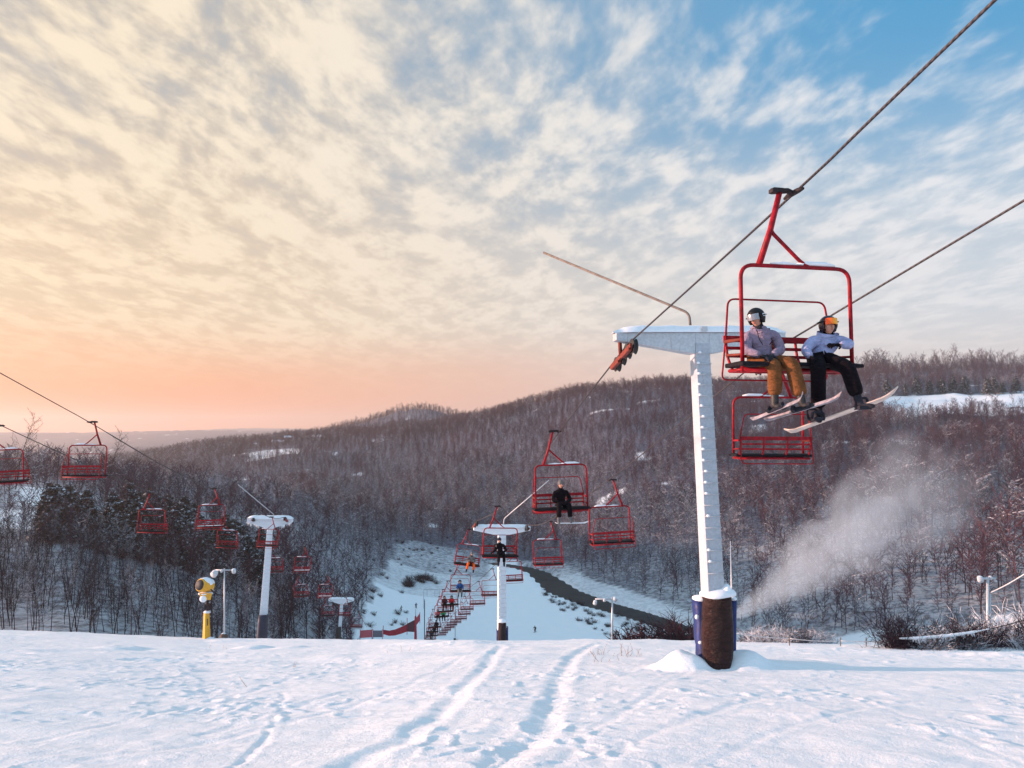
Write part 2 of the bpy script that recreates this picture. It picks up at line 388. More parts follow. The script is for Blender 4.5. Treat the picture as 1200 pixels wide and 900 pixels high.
# open snow: 1 where trees may stand
def woods_mask(x, y):
    x = np.asarray(x, float); y = np.asarray(y, float)
    px = pxof(x, y); ok = y > 100
    jit = 10 * (fbm(x / 12, y / 12, 2))
    runl = np.interp(y, [100, 205, 250, 290, 330, 360, 400], [428, 428, 440, 452, 468, 490, 500])
    runr = np.interp(y, [100, 205, 218, 240, 262, 290, 324, 345, 375, 400], [880, 872, 850, 792, 745, 690, 650, 560, 528, 510])
    run = (px > runl + jit) & (px < runr + jit) & (y < 352)
    trail = (px > 500 - (y - 400) * .05 + jit) & (px < 512 - (y - 400) * .05 + jit) & (y >= 400) & (y < 430)
    field_r = (px > 1035) & (y > 590) & (y < 722)
    field_r &= ~((px > 1130) & (y > 600) & (y < 625) & (vnoise(x / 8, y / 8) > .6))
    field_l = (px > 284 + (y - 700) * .05) & (px < 352) & (y > 765) & (y < 860)
    clear_l = (px > 28 + jit) & (px < 112 + jit) & (y > 196) & (y < 244)
    clear_l2 = (px < 60) & (y > 178) & (y < 200)
    near_r = ((px > 860) & (y < 188)) | ((px > 345) & (px < 440) & (y < 152))
    ok &= ~((fbm(x / 26 + 60, y / 26 + 31, 2) > .32) & (y > 360))
    return ok & ~run & ~trail & ~field_r & ~field_l & ~clear_l & ~clear_l2 & ~near_r & ~((px > 420) & (px < 880) & (y < 200))

def grid(name, X, Y, Zz, mat, woods=None, smooth=True):
    nr, nc = X.shape
    me = bpy.data.meshes.new(name); n = nr * nc
    me.vertices.add(n); co = np.stack([X, Y, Zz], -1).reshape(-1).astype(np.float32); me.vertices.foreach_set('co', co)
    i = np.arange((nr - 1) * (nc - 1)); r, c = i // (nc - 1), i % (nc - 1); a = r * nc + c
    f = np.stack([a, a + 1, a + nc + 1, a + nc], -1).astype(np.int32)
    me.loops.add(f.size); me.loops.foreach_set('vertex_index', f.reshape(-1))
    me.polygons.add(len(f)); me.polygons.foreach_set('loop_start', np.arange(len(f), dtype=np.int32) * 4)
    me.polygons.foreach_set('use_smooth', np.ones(len(f), bool) if smooth else np.zeros(len(f), bool))
    me.materials.append(mat); me.update(calc_edges=True)
    if woods is not None:
        at_ = me.attributes.new('woods', 'FLOAT', 'POINT'); at_.data.foreach_set('value', woods.reshape(-1).astype(np.float32))
    return link(name, me)
# wide ground sheet to the horizon
ys = np.concatenate([np.linspace(-34, 20, 28), np.exp(np.linspace(math.log(22), math.log(205), 150)), np.arange(206, 336, .9), np.exp(np.linspace(math.log(337), math.log(8000), 230))])
vs_ = np.linspace(-2.4, 1.9, 620); Yg = ys[:, None] + 0 * vs_[None]; Xg = vs_[None] * (ys[:, None] + 40) * 1.0
Zg = Z(Xg, Yg)
inn = (np.abs(Xg) < .86 * (Yg + 10)) & (Yg < 62) & (Yg > -5)
Zg = Zg - np.where(inn, .45, 0)
scrub = (pxof(Xg, Yg) > 420) & (pxof(Xg, Yg) < 570) & (Yg > 262) & (Yg < 420)
scrub2 = (pxof(Xg, Yg) > np.interp(Yg, [200, 240, 330], [770, 700, 610])) & (pxof(Xg, Yg) < 880) & (Yg > 195) & (Yg < 345)
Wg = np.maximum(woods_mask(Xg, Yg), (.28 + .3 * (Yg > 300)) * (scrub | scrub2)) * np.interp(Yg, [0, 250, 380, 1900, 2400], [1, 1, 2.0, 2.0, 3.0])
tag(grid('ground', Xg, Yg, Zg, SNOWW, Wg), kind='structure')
# piste in the foreground: dense sheet with tracks, lumps and drifts
yn = np.concatenate([np.linspace(-6, 4, 30)[:-1], 4 * np.exp(np.linspace(0, math.log(66 / 4), 640))])
vn = np.linspace(-.92, .92, 800); Yn = yn[:, None] + 0 * vn[None]; Xn = vn[None] * (yn[:, None] + 10)
Zn = Z(Xn, Yn)
edge = np.clip((.92 - np.abs(vn[None] + 0 * Yn)) / .04, 0, 1) * np.clip((66 - Yn) / 3, 0, 1)
det = fbm(Xn / 3.2, Yn / 3.2, 4) * .10 + fbm(Xn / .8 + 9, Yn / .8, 5) * .055
lump = np.clip(fbm(Xn / .42 + 40, Yn / .42, 3) - .10, 0, 1) * np.clip(fbm(Xn / 2.6 + 7, Yn / 2.6 + 3, 2) * 4 + .15, 0, 1)
det = det + lump * .07
cr = 1 - np.abs(2 * vnoise(Xn / .30 + 3, Yn / .45 + 7) - 1); det = det + np.clip(cr - .80, 0, 1) * .12 * np.clip(fbm(Xn / 3.1 + 5, Yn / 3.1 + 1, 3) * 5 + .3, 0, 1)
det = det + np.clip(fbm(Xn / .16 + 4, Yn / .16, 2) - .14, 0, 1) * .13 * np.clip(fbm(Xn / 1.9 + 2, Yn / 1.9 + 8, 2) * 4 + .3, 0, 1)
# long wind ripples running across the slope
det = det + fbm(Xn / 2.4 + 11, (Yn + .25 * Xn) / .5, 3) * .05
def gy(py):
    t = math.tan(math.atan2(py - CY, F) - PITCH); return 1.6 / max(t - .2235, .02)
def track(pts, wd, dp, rim=.35):
    global det
    dp = dp * .19; wd = wd * .75
    P = [((px - 600) / F * gy(py) * (1 + .0), gy(py)) for px, py in pts]
    P = np.array(P); t = np.linspace(0, len(P) - 1, 60); xx = np.interp(t, range(len(P)), P[:, 0]); yy = np.interp(t, range(len(P)), P[:, 1])
    d = np.full(Xn.shape, 1e9)
    sel = (Xn > xx.min() - 1.5) & (Xn < xx.max() + 1.5) & (Yn > yy.min() - 1.5) & (Yn < yy.max() + 1.5)
    xs, ys_ = Xn[sel] + fbm(Xn[sel] / .6, Yn[sel] / .6, 2) * .18, Yn[sel]; dd = np.full(xs.shape, 1e9)
    for k in range(59):
        ax, ay, bx, by = xx[k], yy[k], xx[k + 1], yy[k + 1]; L2 = (bx - ax) ** 2 + (by - ay) ** 2 + 1e-9
        q = np.clip(((xs - ax) * (bx - ax) + (ys_ - ay) * (by - ay)) / L2, 0, 1)
        dd = np.minimum(dd, np.hypot(xs - ax - q * (bx - ax), ys_ - ay - q * (by - ay)))
    g = -dp * np.exp(-(dd / wd) ** 2) + dp * rim * np.exp(-((dd - wd * 1.9) / (wd * .7)) ** 2)
    det[sel] += g
track([(694, 757), (668, 772), (655, 795), (648, 820), (632, 860), (575, 899)], .22, .15)
0 and track([(655, 757), (640, 775), (625, 800), (600, 835), (560, 870), (520, 899)], .16, .10)
track([(588, 757), (560, 790), (520, 830), (470, 865), (400, 899)], .20, .14)
0 and track([(560, 757), (530, 785), (490, 818), (430, 850), (350, 880)], .13, .07)
track([(340, 800), (330, 840), (305, 870), (270, 899)], .07, .07)
track([(250, 850), (330, 822), (410, 803), (500, 795)], .12, .06)
track([(560, 762), (480, 800), (380, 828), (240, 862), (120, 880)], .12, .05)
track([(400, 768), (300, 800), (180, 830), (60, 860)], .12, .05)
track([(700, 899), (760, 860), (860, 826), (1000, 803), (1190, 790)], .12, .045)
track([(820, 899), (900, 860), (1010, 830), (1190, 812)], .10, .04)
track([(650, 899), (700, 850), (760, 815), (800, 790)], .10, .04)
track([(1180, 899), (1100, 860), (990, 820), (930, 790)], .07, .035)
for i in range(0):                     # boot and slab holes, mostly left of the tracks
    px = random.uniform(30, 560) if i < 30 else random.uniform(640, 1180); py = random.uniform(772, 890)
    y = gy(py); x = (px - 600) / F * y; r = random.uniform(.10, .22); a = random.uniform(.04, .09)
    sel = (np.abs(Xn - x) < 1.2) & (np.abs(Yn - y) < 1.2); d = np.hypot(Xn[sel] - x, (Yn[sel] - y) * .8)
    det[sel] += -a * np.exp(-(d / r) ** 2) + a * .7 * np.exp(-((d - 1.8 * r) / (.6 * r)) ** 2)
def mound(px, py, y, h, rx, ry):
    global det
    c = at(px, py, y); det += h * np.exp(-(((Xn - c.x) / rx) ** 2 + ((Yn - c.y) / ry) ** 2) ** 1.8)
mound(804, 775, 18.6, .34, .55, .55); mound(786, 775, 19.0, .14, .5, .6)
mound(868, 775, 18.9, .28, .6, .7); mound(905, 770, 19.5, .16, 1.6, 1.2)
for k in range(30):
    mound(random.uniform(0, 1200), 760, random.uniform(22, 58), random.uniform(-.12, .16), random.uniform(.6, 2), random.uniform(.6, 2))
Zn = Zn + det * edge
tag(grid('snow_slope', Xn, Yn, Zn, SNOW), kind='structure')
def Zn_at(x, y):
    """height of the detailed piste sheet"""
    j = int(np.argmin(np.abs(yn - y))); i = int(np.argmin(np.abs(vn * (yn[j] + 10) - x))); return float(Zn[j, i])
# river
mb = MB(); L_, R_ = [], []
PR = [Vector((a, b, 0)) for a, b in zip(*_riv)]; PR = arc(PR, 14, 6)
for i, p in enumerate(PR):
    t = (PR[min(i + 1, len(PR) - 1)] - PR[max(i - 1, 0)]).normalized(); nn = Vector((-t.y, t.x, 0))
    L_.append(p + nn * 10); R_.append(p - nn * 10)
vs = [(p.x, p.y, WATER_Z) for q in zip(L_, R_) for p in q]
mb.add(vs, [(2 * i, 2 * i + 1, 2 * i + 3, 2 * i + 2) for i in range(len(PR) - 1)])
m, t, p = newmat('river_water'); co = t.n('ShaderNodeNewGeometry').outputs['Position']
t.put(p.inputs['Base Color'], t.mix(t.ss(t.noise(co, .25, 5, .6), .3, .7), (.008, .012, .015, 1), (.024, .027, .032, 1)))
p.inputs['Roughness'].default_value = .6; p.inputs['Specular IOR Level'].default_value = .12
b = t.n('ShaderNodeBump'); b.inputs['Strength'].default_value = .5; b.inputs['Distance'].default_value = .3
t.put(b.inputs['Height'], t.noise(co, 1.2, 5, .6)); t.put(p.inputs['Normal'], b.outputs[0])
tag(mb.build('river', m), kind='structure')

# ------------------------------------------------------------------ trees
def bark(name, c, snow, tint=.25):
    m, t, p = newmat(name)
    g = t.n('ShaderNodeNewGeometry'); sz = t.n('ShaderNodeSeparateXYZ'); t.put(sz.inputs[0], g.outputs['Normal'])
    co = g.outputs['Position']; oi = t.n('ShaderNodeObjectInfo')
    base = t.mix(t.ss(t.noise(co, .5, 3), .35, .65), tuple(k * (1 - tint) for k in c) + (1,), tuple(k * (1 + tint) for k in c) + (1,))
    base = t.mix(t.ss(t.noise(co, .016, 3, .6), .42, .62), base, (c[0] * .62, c[1] * .95, c[2] * 1.05, 1))
    base = t.mix(t.m('MULTIPLY', oi.outputs['Random'], .55), base, (c[0] * .55, c[1] * .6, c[2] * .7, 1))
    f = t.ss(t.m('ADD', sz.outputs[2], t.m('MULTIPLY', t.m('SUBTRACT', t.noise(co, 1.6, 4, .7), .5), 1.2)), snow, snow + .25)
    t.put(p.inputs['Base Color'], t.mix(f, base, (.60, .61, .66, 1))); p.inputs['Roughness'].default_value = .9
    p.inputs['Specular IOR Level'].default_value = .1
    return m
BARK = bark('bark', (.022, .014, .019), .70); BARKF = bark('frosted_bark', (.11, .095, .105), .30)
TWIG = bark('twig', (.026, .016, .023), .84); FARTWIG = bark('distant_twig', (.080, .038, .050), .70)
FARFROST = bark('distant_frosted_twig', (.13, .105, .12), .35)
FROSTW = bark('heavy_frost', (.20, .19, .19), -.05)
REDBUSH = bark('russet_leaf', (.050, .014, .018), .66)
def evergreen_mat():
    m, t, p = newmat('evergreen_needles')
    g = t.n('ShaderNodeNewGeometry'); co = t.n('ShaderNodeTexCoord').outputs['Object']
    f = t.ss(t.noise(co, 1.1, 4, .7), .54, .62)
    sz = t.n('ShaderNodeSeparateXYZ'); t.put(sz.inputs[0], g.outputs['True Normal'])
    f = t.m('MULTIPLY', f, t.ss(t.m('ABSOLUTE', sz.outputs[2]), .1, .4))
    t.put(p.inputs['Base Color'], t.mix(f, t.mix(t.noise(co, .7, 3), (.008, .009, .010, 1), (.026, .020, .022, 1)), (.70, .72, .78, 1)))
    p.inputs['Roughness'].default_value = .9; return m
EVER = evergreen_mat()

def segs_mesh(name, S, mats, n=3, mi=None):
    """S: list of (p0,p1,r0,r1) -> prisms"""
    A = np.array([s[0] for s in S]); B = np.array([s[1] for s in S]); ra = np.array([s[2] for s in S])[:, None]; rb = np.array([s[3] for s in S])[:, None]
    t = B - A; t /= np.linalg.norm(t, axis=1)[:, None] + 1e-9
    ref = np.where(np.abs(t[:, 2:3]) > .9, np.array([[1., 0, 0]]), np.array([[0, 0, 1.]]))
    a = np.cross(t, ref); a /= np.linalg.norm(a, axis=1)[:, None]; b = np.cross(t, a)
    V = []
    for k in range(n):
        q = 2 * math.pi * k / n + .5; o = a * math.cos(q) + b * math.sin(q); V.append(A + o * ra); V.append(B + o * rb)
    V = np.stack(V, 1).reshape(-1, 3); N = len(S)
    base = (np.arange(N) * 2 * n)[:, None]
    f = np.concatenate([base + np.array([[2 * k, 2 * ((k + 1) % n), 2 * ((k + 1) % n) + 1, 2 * k + 1]]) for k in range(n)], 0)
    me = bpy.data.meshes.new(name); me.from_pydata(V.tolist(), [], f.tolist())
    for m_ in mats: me.materials.append(m_)
    if mi is not None: me.polygons.foreach_set('material_index', np.tile(np.array(mi), n))
    return me
def rv(rn, s=1.): return np.array([rn.gauss(0, s), rn.gauss(0, s), rn.gauss(0, s)])
def unit(v): return v / (np.linalg.norm(v) + 1e-9)
def grow_tree(seed, H, nb, nt, nst, r0, lean=.03, start=.35, spread=.34, tw=.02, up=.8, fork=False, dome=False):
    rn = random.Random(seed); trunk, br = [], []
    p = np.array([0, 0, -1.2]); d = unit(np.array([rn.gauss(0, lean), rn.gauss(0, lean), 1])); pts = [p]; N = 8
    for i in range(N):
        d = unit(d + rv(rn, .05) * np.array([1, 1, .1])); p = p + d * (H + 1.2) / N; pts.append(p)
    rr = [r0 * (1 - .93 * (i / N) ** .9) for i in range(N + 1)]
    for i in range(N): trunk.append((pts[i], pts[i + 1], rr[i], rr[i + 1]))
    def along(t):
        f = t * N; i = min(int(f), N - 1); return pts[i] + (pts[i + 1] - pts[i]) * (f - i), rr[i] * (1 - f + i) + rr[i + 1] * (f - i)
    for k in range(nb):
        t = start + (1 - start) * ((k + rn.random()) / nb) ** .9
        q, r = along(min(t, .99)); az = rn.uniform(0, 6.283)
        ln = H * spread * (1.15 - .75 * (t - start) / (1 - start)) * rn.uniform(.6, 1.15)
        if dome: ln = H * spread * math.sin(math.pi * min(1, .25 + .75 * (1 - (t - start) / (1 - start)))) ** .6 * rn.uniform(.6, 1.1) * (.55 + .45 * (1 - t))
        d = unit(np.array([math.cos(az), math.sin(az), up * rn.uniform(.5, 1.5)])); m = 4 if nst else 3
        r = max(r * .45, tw * 1.5); bp = q
        for j in range(m):
            d = unit(d + rv(rn, .16) + np.array([0, 0, .10])); e = bp + d * ln / m
            r2 = max(r * .66, tw); br.append((bp, e, r, r2))
            for a in range(max(1, nt // m)):
                td = unit(d + rv(rn, .55) + np.array([0, 0, .12])); tl = ln * rn.uniform(.22, .48) * (1 - .12 * j)
                s0 = bp + (e - bp) * rn.random(); s1 = s0 + td * tl * .5; td2 = unit(td + rv(rn, .25)); s2 = s1 + td2 * tl * .5
                br.append((s0, s1, tw * 1.1, tw * .8)); br.append((s1, s2, tw * .8, tw * .35))
                for b_ in range(nst):
                    o = s0 + (s2 - s0) * rn.uniform(.2, .95); dd = unit(td2 + rv(rn, .6)); br.append((o, o + dd * tl * rn.uniform(.25, .5), tw * .6, tw * .25))
            bp = e; r = r2
    return trunk, br
NEARP = []      # (trunk mesh, crown mesh, height)
for s in range(9):
    H = 17 + (s % 3) * 2.0
    tr, br = grow_tree(100 + s, H, 26, 8, 2, .12 + .03 * (s % 3), start=[.30, .22, .40][s % 3], spread=[.27, .34, .22][s % 3], tw=.022, up=[1.0, .8, 1.3][s % 3])
    fr = s in (5,)
    tm = segs_mesh('trunk', tr, [BARKF if s == 5 else BARK], 6); cm = segs_mesh('crown', br, [BARKF if fr else TWIG], 3)
    NEARP.append((tm, cm, H))
def far_proto(seed, H, mat, **k):
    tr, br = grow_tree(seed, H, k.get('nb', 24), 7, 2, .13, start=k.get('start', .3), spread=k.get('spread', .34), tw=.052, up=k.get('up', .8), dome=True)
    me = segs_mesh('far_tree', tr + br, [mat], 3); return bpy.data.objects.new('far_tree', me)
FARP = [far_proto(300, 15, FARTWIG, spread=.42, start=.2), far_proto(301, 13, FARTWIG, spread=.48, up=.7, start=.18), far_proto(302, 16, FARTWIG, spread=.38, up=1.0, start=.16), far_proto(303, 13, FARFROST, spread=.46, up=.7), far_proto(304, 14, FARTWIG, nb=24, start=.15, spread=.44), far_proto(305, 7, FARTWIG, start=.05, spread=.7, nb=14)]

# scatter candidates
pts = []
rn = random.Random(5)
def scatter(y0, y1, step, ulo, uhi, grow=0.):
    y = y0
    while y < y1:
        st = step(y); x = ulo * y
        while x < uhi * y:
            a, b = x + rn.uniform(-.5, .5) * st, y + rn.uniform(-.5, .5) * st
            pts.append((a, b)); x += st
        y += st
scatter(100, 175, lambda y: 3.1, -.78, .78)
scatter(175, 330, lambda y: 5.0, -.80, .80)
scatter(330, 600, lambda y: 4.7, -.76, .76)
scatter(600, 1150, lambda y: 5.7, -.74, .74)
scatter(1150, 1900, lambda y: 11.0, -.55, .1)
pts = np.array(pts); ok = woods_mask(pts[:, 0], pts[:, 1])
pp = pxof(pts[:, 0], pts[:, 1])
thin = np.array([rn.random() for _ in pts])
dens = np.where((pts[:, 1] < 172) & (pp < 425), .95, 1.0); dens = np.where((pts[:, 1] < 300) & (pp > 840), .62, dens)
ok &= thin < dens
# left of the piste the hillside hides everything behind it up to the next ridge
ok &= ~((pp < 330) & (pts[:, 1] > 330) & (pts[:, 1] < 620))
pts = pts[ok]; pz = Z(pts[:, 0], pts[:, 1]); pp = pp[ok]
# cull those wholly hidden behind the crest
row = rowof(pz + 18, pts[:, 1]); ok = row < 755; pts, pz, pp = pts[ok], pz[ok], pp[ok]
order = np.argsort(pts[:, 1]); pts, pz, pp = pts[order], pz[order], pp[order]
# 300 nearest inside the frame become trees of their own
scl_near = np.where((pts[:, 1] < 170) & (pp < 330), .62, 1)
inside = (pp > -10) & (pp < 1210)
ever = (pp > 50) & (pp < 310) & (pts[:, 1] > 168) & (pts[:, 1] < 206)
EVI = [i for i in range(len(pts)) if ever[i] and rn.random() < .7][:70]
evset = set(EVI)
cand = [i for i in range(len(pts)) if inside[i] and i not in evset]
ind = cand[:300]; inds = set(ind)
def wood_label(px, y):
    if px < 430: return ('bare snow-dusted tree among many on the shaded hillside left of the ski run', 'bare trees on the left hillside')
    if px > 840: return ('bare leafless tree in the snowy woods on the right beyond the tall tower', 'bare trees in the woods on the right')
    return ('bare leafless tree on the slope beyond the dark river', 'bare trees beyond the river')
ind = ind[:298]; inds = set(ind)
for i in ind:
    x, y = pts[i]; tm, cm, H = NEARP[rn.randrange(9)] if pp[i] > 430 or rn.random() < .8 else NEARP[rn.choice((5, 7))]
    lab, grp = wood_label(pp[i], y)
    s = rn.uniform(.72, 1.12) * (.85 if pp[i] > 840 else 1) * ((.52 if pp[i] < 330 else .75) if y < 170 and pp[i] < 425 else 1)
    o = empty('bare_tree', (x, y, pz[i]), (rn.gauss(0, .03), rn.gauss(0, .03), rn.uniform(0, 6.28)), lab, 'tree', grp); o.scale = (s, s, s)
    link('trunk', tm, o); link('crown', cm, o)
# evergreens
def evergreen(seed, H):
    rn = random.Random(seed); mb = MB()
    for k in range(260):
        t = rn.random() ** .8; z = H * (.12 + .86 * t); rad = H * .27 * (1 - t) ** .75 + .15; az = rn.uniform(0, 6.283)
        r = rad * rn.uniform(.35, 1.05); c = Vector((math.cos(az) * r, math.sin(az) * r, z - r * .22))
        o = Vector((math.cos(az), math.sin(az), -.28 + rn.gauss(0, .2))).normalized(); sd = o.cross(Vector((0, 0, 1))).normalized()
        ln, wd = rad * .45 + .35, .34 + .22 * rn.random()
        for q in range(3):
            o2 = (o + Vector((rn.gauss(0, .3), rn.gauss(0, .3), rn.gauss(0, .25)))).normalized()
            cc = c + Vector((rn.gauss(0, .25), rn.gauss(0, .25), rn.gauss(0, .2)))
            mb.add([cc - o2 * ln * .4 + sd * wd, cc - o2 * ln * .4 - sd * wd, cc + o2 * ln * .3 - sd * wd * .8 + Vector((0, 0, -.1)), cc + o2 * ln * .8, cc + o2 * ln * .3 + sd * wd * .7 + Vector((0, 0, -.1))], [(0, 1, 2, 3, 4)])
    me = bpy.data.meshes.new('crown'); me.from_pydata(mb.v, [], mb.f); me.materials.append(EVER)
    tm = segs_mesh('trunk', [(np.array([0, 0, -1.]), np.array([0, 0, H * .5]), .2, .14), (np.array([0, 0, H * .5]), np.array([0, 0, H * .97]), .14, .02)], [BARK], 6)
    return tm, me
EVP = [evergreen(1, 11), evergreen(2, 9), evergreen(3, 12)]
def put_ever(x, y, s, lab, grp):
    tm, cm = EVP[rn.randrange(3)]
    o = empty('evergreen_tree', (x, y, float(Z(x, y)) - .2), (0, 0, rn.uniform(0, 6.28)), lab, 'tree', grp); o.scale = (s * 1.15, s * 1.15, s)
    link('trunk', tm, o); link('crown', cm, o)
for i in EVI: put_ever(pts[i][0], pts[i][1], rn.uniform(.7, 1.15), 'dark evergreen with snow on its boughs in the band of evergreens on the left hillside', 'evergreens on the left hillside')
for px, y in ((1062, 726), (1075, 730), (1090, 734), (1105, 728), (1158, 714), (1176, 718), (1192, 716), (1040, 732), (1132, 730), (1166, 724), (1118, 736)):
    put_ever((px - 600) / F * y, y, rn.uniform(1.1, 1.6), 'dark snowy evergreen at the back edge of the distant snowfield', 'evergreens behind the distant snowfield')
# the rest: one far-off wood
rest = np.array([i for i in range(len(pts)) if i not in inds and i not in evset and (pts[i][1] > 240 or pp[i] < 0 or pp[i] > 1200 or True)])
me = bpy.data.meshes.new('far_woods'); me.vertices.add(len(rest))
me.vertices.foreach_set('co', np.stack([pts[rest, 0], pts[rest, 1], pz[rest] - .3], -1).astype(np.float32).reshape(-1))
kx = rng.random(len(rest)); kidx = np.digitize(kx, [.24, .44, .62, .70, .86])
fz = vnoise(pts[rest, 0] / 22, pts[rest, 1] / 22); low = np.clip((-8 - pz[rest]) / 40, 0, 1) * (pts[rest, 1] > 230); kidx = np.where(((fz > .74) & (kx > .3)) | (rng.random(len(rest)) < .55 * low), 3, kidx)
lf = .72 + .62 * vnoise(pts[rest, 0] / 34 + 50, pts[rest, 1] / 34 + 9)
scl = np.where((pp[rest] > 900) & (pts[rest, 1] > 940), np.where(rng.random(len(rest)) < .3, 1.9, .7), 1) * lf * (.42 + .62 * rng.random(len(rest))) * np.where((pp[rest] > 840) & (pts[rest, 1] < 330), 1.55, 1) * scl_near[rest] * np.where(pts[rest, 1] > 1150, 1.15, 1) * np.where((pp[rest] > 1030) & (pts[rest, 1] > 780), .95, 1)
scl = np.where(pp[rest] < 1000, np.minimum(scl, .98), scl)
for nm, ty, val in (('kind_id', 'INT', kidx.astype(np.int32)), ('rz', 'FLOAT', (rng.random(len(rest)) * 6.283).astype(np.float32)), ('scl', 'FLOAT', scl.astype(np.float32))):
    a_ = me.attributes.new(nm, ty, 'POINT'); a_.data.foreach_set('value', val)
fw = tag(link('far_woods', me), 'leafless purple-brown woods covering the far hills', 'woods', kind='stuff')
ng = bpy.data.node_groups.new('scatter_trees', 'GeometryNodeTree')
ng.interface.new_socket('Geometry', in_out='INPUT', socket_type='NodeSocketGeometry'); ng.interface.new_socket('Geometry', in_out='OUTPUT', socket_type='NodeSocketGeometry')
N_ = ng.nodes; gi = N_.new('NodeGroupInput'); go = N_.new('NodeGroupOutput'); jn = N_.new('GeometryNodeJoinGeometry')
def attr(nm, ty):
    a = N_.new('GeometryNodeInputNamedAttribute'); a.data_type = ty; a.inputs[0].default_value = nm; return a.outputs[0]
aid, arz, asc = attr('kind_id', 'INT'), attr('rz', 'FLOAT'), attr('scl', 'FLOAT')
cx = N_.new('ShaderNodeCombineXYZ'); ng.links.new(arz, cx.inputs[2])
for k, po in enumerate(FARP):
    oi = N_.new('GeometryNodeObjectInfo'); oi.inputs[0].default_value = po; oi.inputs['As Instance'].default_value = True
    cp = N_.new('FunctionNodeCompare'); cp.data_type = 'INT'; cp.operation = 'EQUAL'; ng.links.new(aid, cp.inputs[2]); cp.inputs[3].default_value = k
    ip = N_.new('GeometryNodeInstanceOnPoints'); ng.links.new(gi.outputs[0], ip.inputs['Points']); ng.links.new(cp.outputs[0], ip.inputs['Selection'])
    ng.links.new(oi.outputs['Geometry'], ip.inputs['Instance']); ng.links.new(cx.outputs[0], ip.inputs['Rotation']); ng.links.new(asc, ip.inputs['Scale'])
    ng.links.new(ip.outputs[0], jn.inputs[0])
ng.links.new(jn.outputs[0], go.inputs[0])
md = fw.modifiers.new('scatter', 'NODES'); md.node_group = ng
print('TREES', len(ind), len(EVI), len(rest))
# shrubs
def shrub_mesh(seed, H, mat, tw=.02, n=26):
    rn = random.Random(seed); S = []
    for k in range(n):
        az = rn.uniform(0, 6.283); d = unit(np.array([math.cos(az) * .55, math.sin(az) * .55, rn.uniform(.6, 1.4)])); p = np.array([rn.gauss(0, .25), rn.gauss(0, .25), -.4]); L = H * rn.uniform(.6, 1.1)
        for j in range(4):
            d = unit(d + rv(rn, .2)); e = p + d * L / 4; S.append((p, e, tw * 1.4 * (1 - .2 * j), tw * 1.1 * (1 - .2 * j)))
            for a in range(4):
                o = p + (e - p) * rn.random(); dd = unit(d + rv(rn, .6)); q = o + dd * L * rn.uniform(.12, .3); S.append((o, q, tw * .8, tw * .5))
                S.append((q, q + unit(dd + rv(rn, .5)) * L * .14, tw * .5, tw * .25))
            p = e
    return segs_mesh('shrub', S, [mat], 3)
SH = {'fine': [shrub_mesh(11, 2.0, TWIG, .010, 46), shrub_mesh(12, 1.7, TWIG, .009, 46)], 'brush': [shrub_mesh(1, 3, TWIG, .03), shrub_mesh(2, 2.4, TWIG, .03)], 'frost': [shrub_mesh(3, 2.2, FROSTW, .028, 34), shrub_mesh(4, 1.8, BARKF, .02, 34)], 'red': [shrub_mesh(5, 3, REDBUSH, .07, 34), shrub_mesh(6, 2.6, REDBUSH, .06, 30)],
      'tinyfrost': [shrub_mesh(7, 1.5, FROSTW, .014, 44), shrub_mesh(8, 1.4, BARKF, .012, 40)]}
def shrub(kind, p, s, lab, grp, sz=None):
    o = link('shrub', rn.choice(SH[kind])); tag(o, lab, 'shrub', grp); o.location = p; o.rotation_euler = (0, 0, rn.uniform(0, 6.28)); o.scale = (s, s, sz or s)
for k in range(90):                                     # brush on the bank between piste and river
    px = rn.uniform(635, 800); py = np.interp(px, [635, 700, 800], [686, 722, 752]) + rn.uniform(-10, 20)
    shrub('fine', hit(px, py, 150), rn.uniform(.5, 1.1), 'low twiggy brush on the snowy bank between the ski run and the river', 'brush on the river bank')
for k in range(16):                                      # clump left of the piste
    h_ = hit(rn.uniform(474, 512), rn.uniform(676, 688), 150); shrub('fine', h_, rn.uniform(1.2, 2.0), 'dark twiggy shrub in the clump at the upper left edge of the ski run', 'shrubs at the upper edge of the run')
for k in range(24):
    h_ = hit(rn.uniform(425, 478), rn.uniform(630, 735), 150); shrub('fine', h_, rn.uniform(.5, 1.2), 'bare shrub at the foot of the woods left of the ski run', 'shrubs at the foot of the left woods')
for k in range(20):                                      # russet bushes at the foot of the left hillside
    px = rn.uniform(335, 428); y = rn.uniform(118, 150); x = (px - 600) / F * y
    z = float(Z(x, y)); shrub('red', (x, y, z), rn.uniform(1.0, 1.7), 'snow-flecked russet bush behind the small second tower of the left lift', 'russet bushes at the foot of the left hillside')
for k in range(12):                                      # right of the run behind the crest
    px = rn.uniform(732, 812); y = rn.uniform(56, 74); x = (px - 600) / F * y; z = at(px, 757, y).z + rn.uniform(-1.2, -.1)
    shrub('brush' if k % 3 else 'red', (x, y, min(z, float(Z(x, y)) + .1)), rn.uniform(.9, 1.4), 'snowy bramble just over the crest left of the tall tower', 'brambles left of the tall tower')
for k in range(24):                                      # frosted heap right of the tall tower
    px = rn.uniform(868, 962); y = rn.uniform(31, 34); x = (px - 600) / F * y
    shrub('tinyfrost', (x, y, at(px, 757, y).z - .05), rn.uniform(.5, .8), 'white rime-covered low bush right of the tall tower along the rope fence', 'rimed bushes along the rope fence')
for k in range(22):
    px = rn.uniform(1045, 1215); y = rn.uniform(27, 31); x = (px - 600) / F * y
    shrub('tinyfrost' if k % 2 == 0 else 'fine', (x, y, at(px, 764, y).z - .05), rn.uniform(.8, 1.2) * (1 if k % 2 else .6), 'frosted bush below the snow-laden rope at the right edge', 'frosted bushes at the right edge')
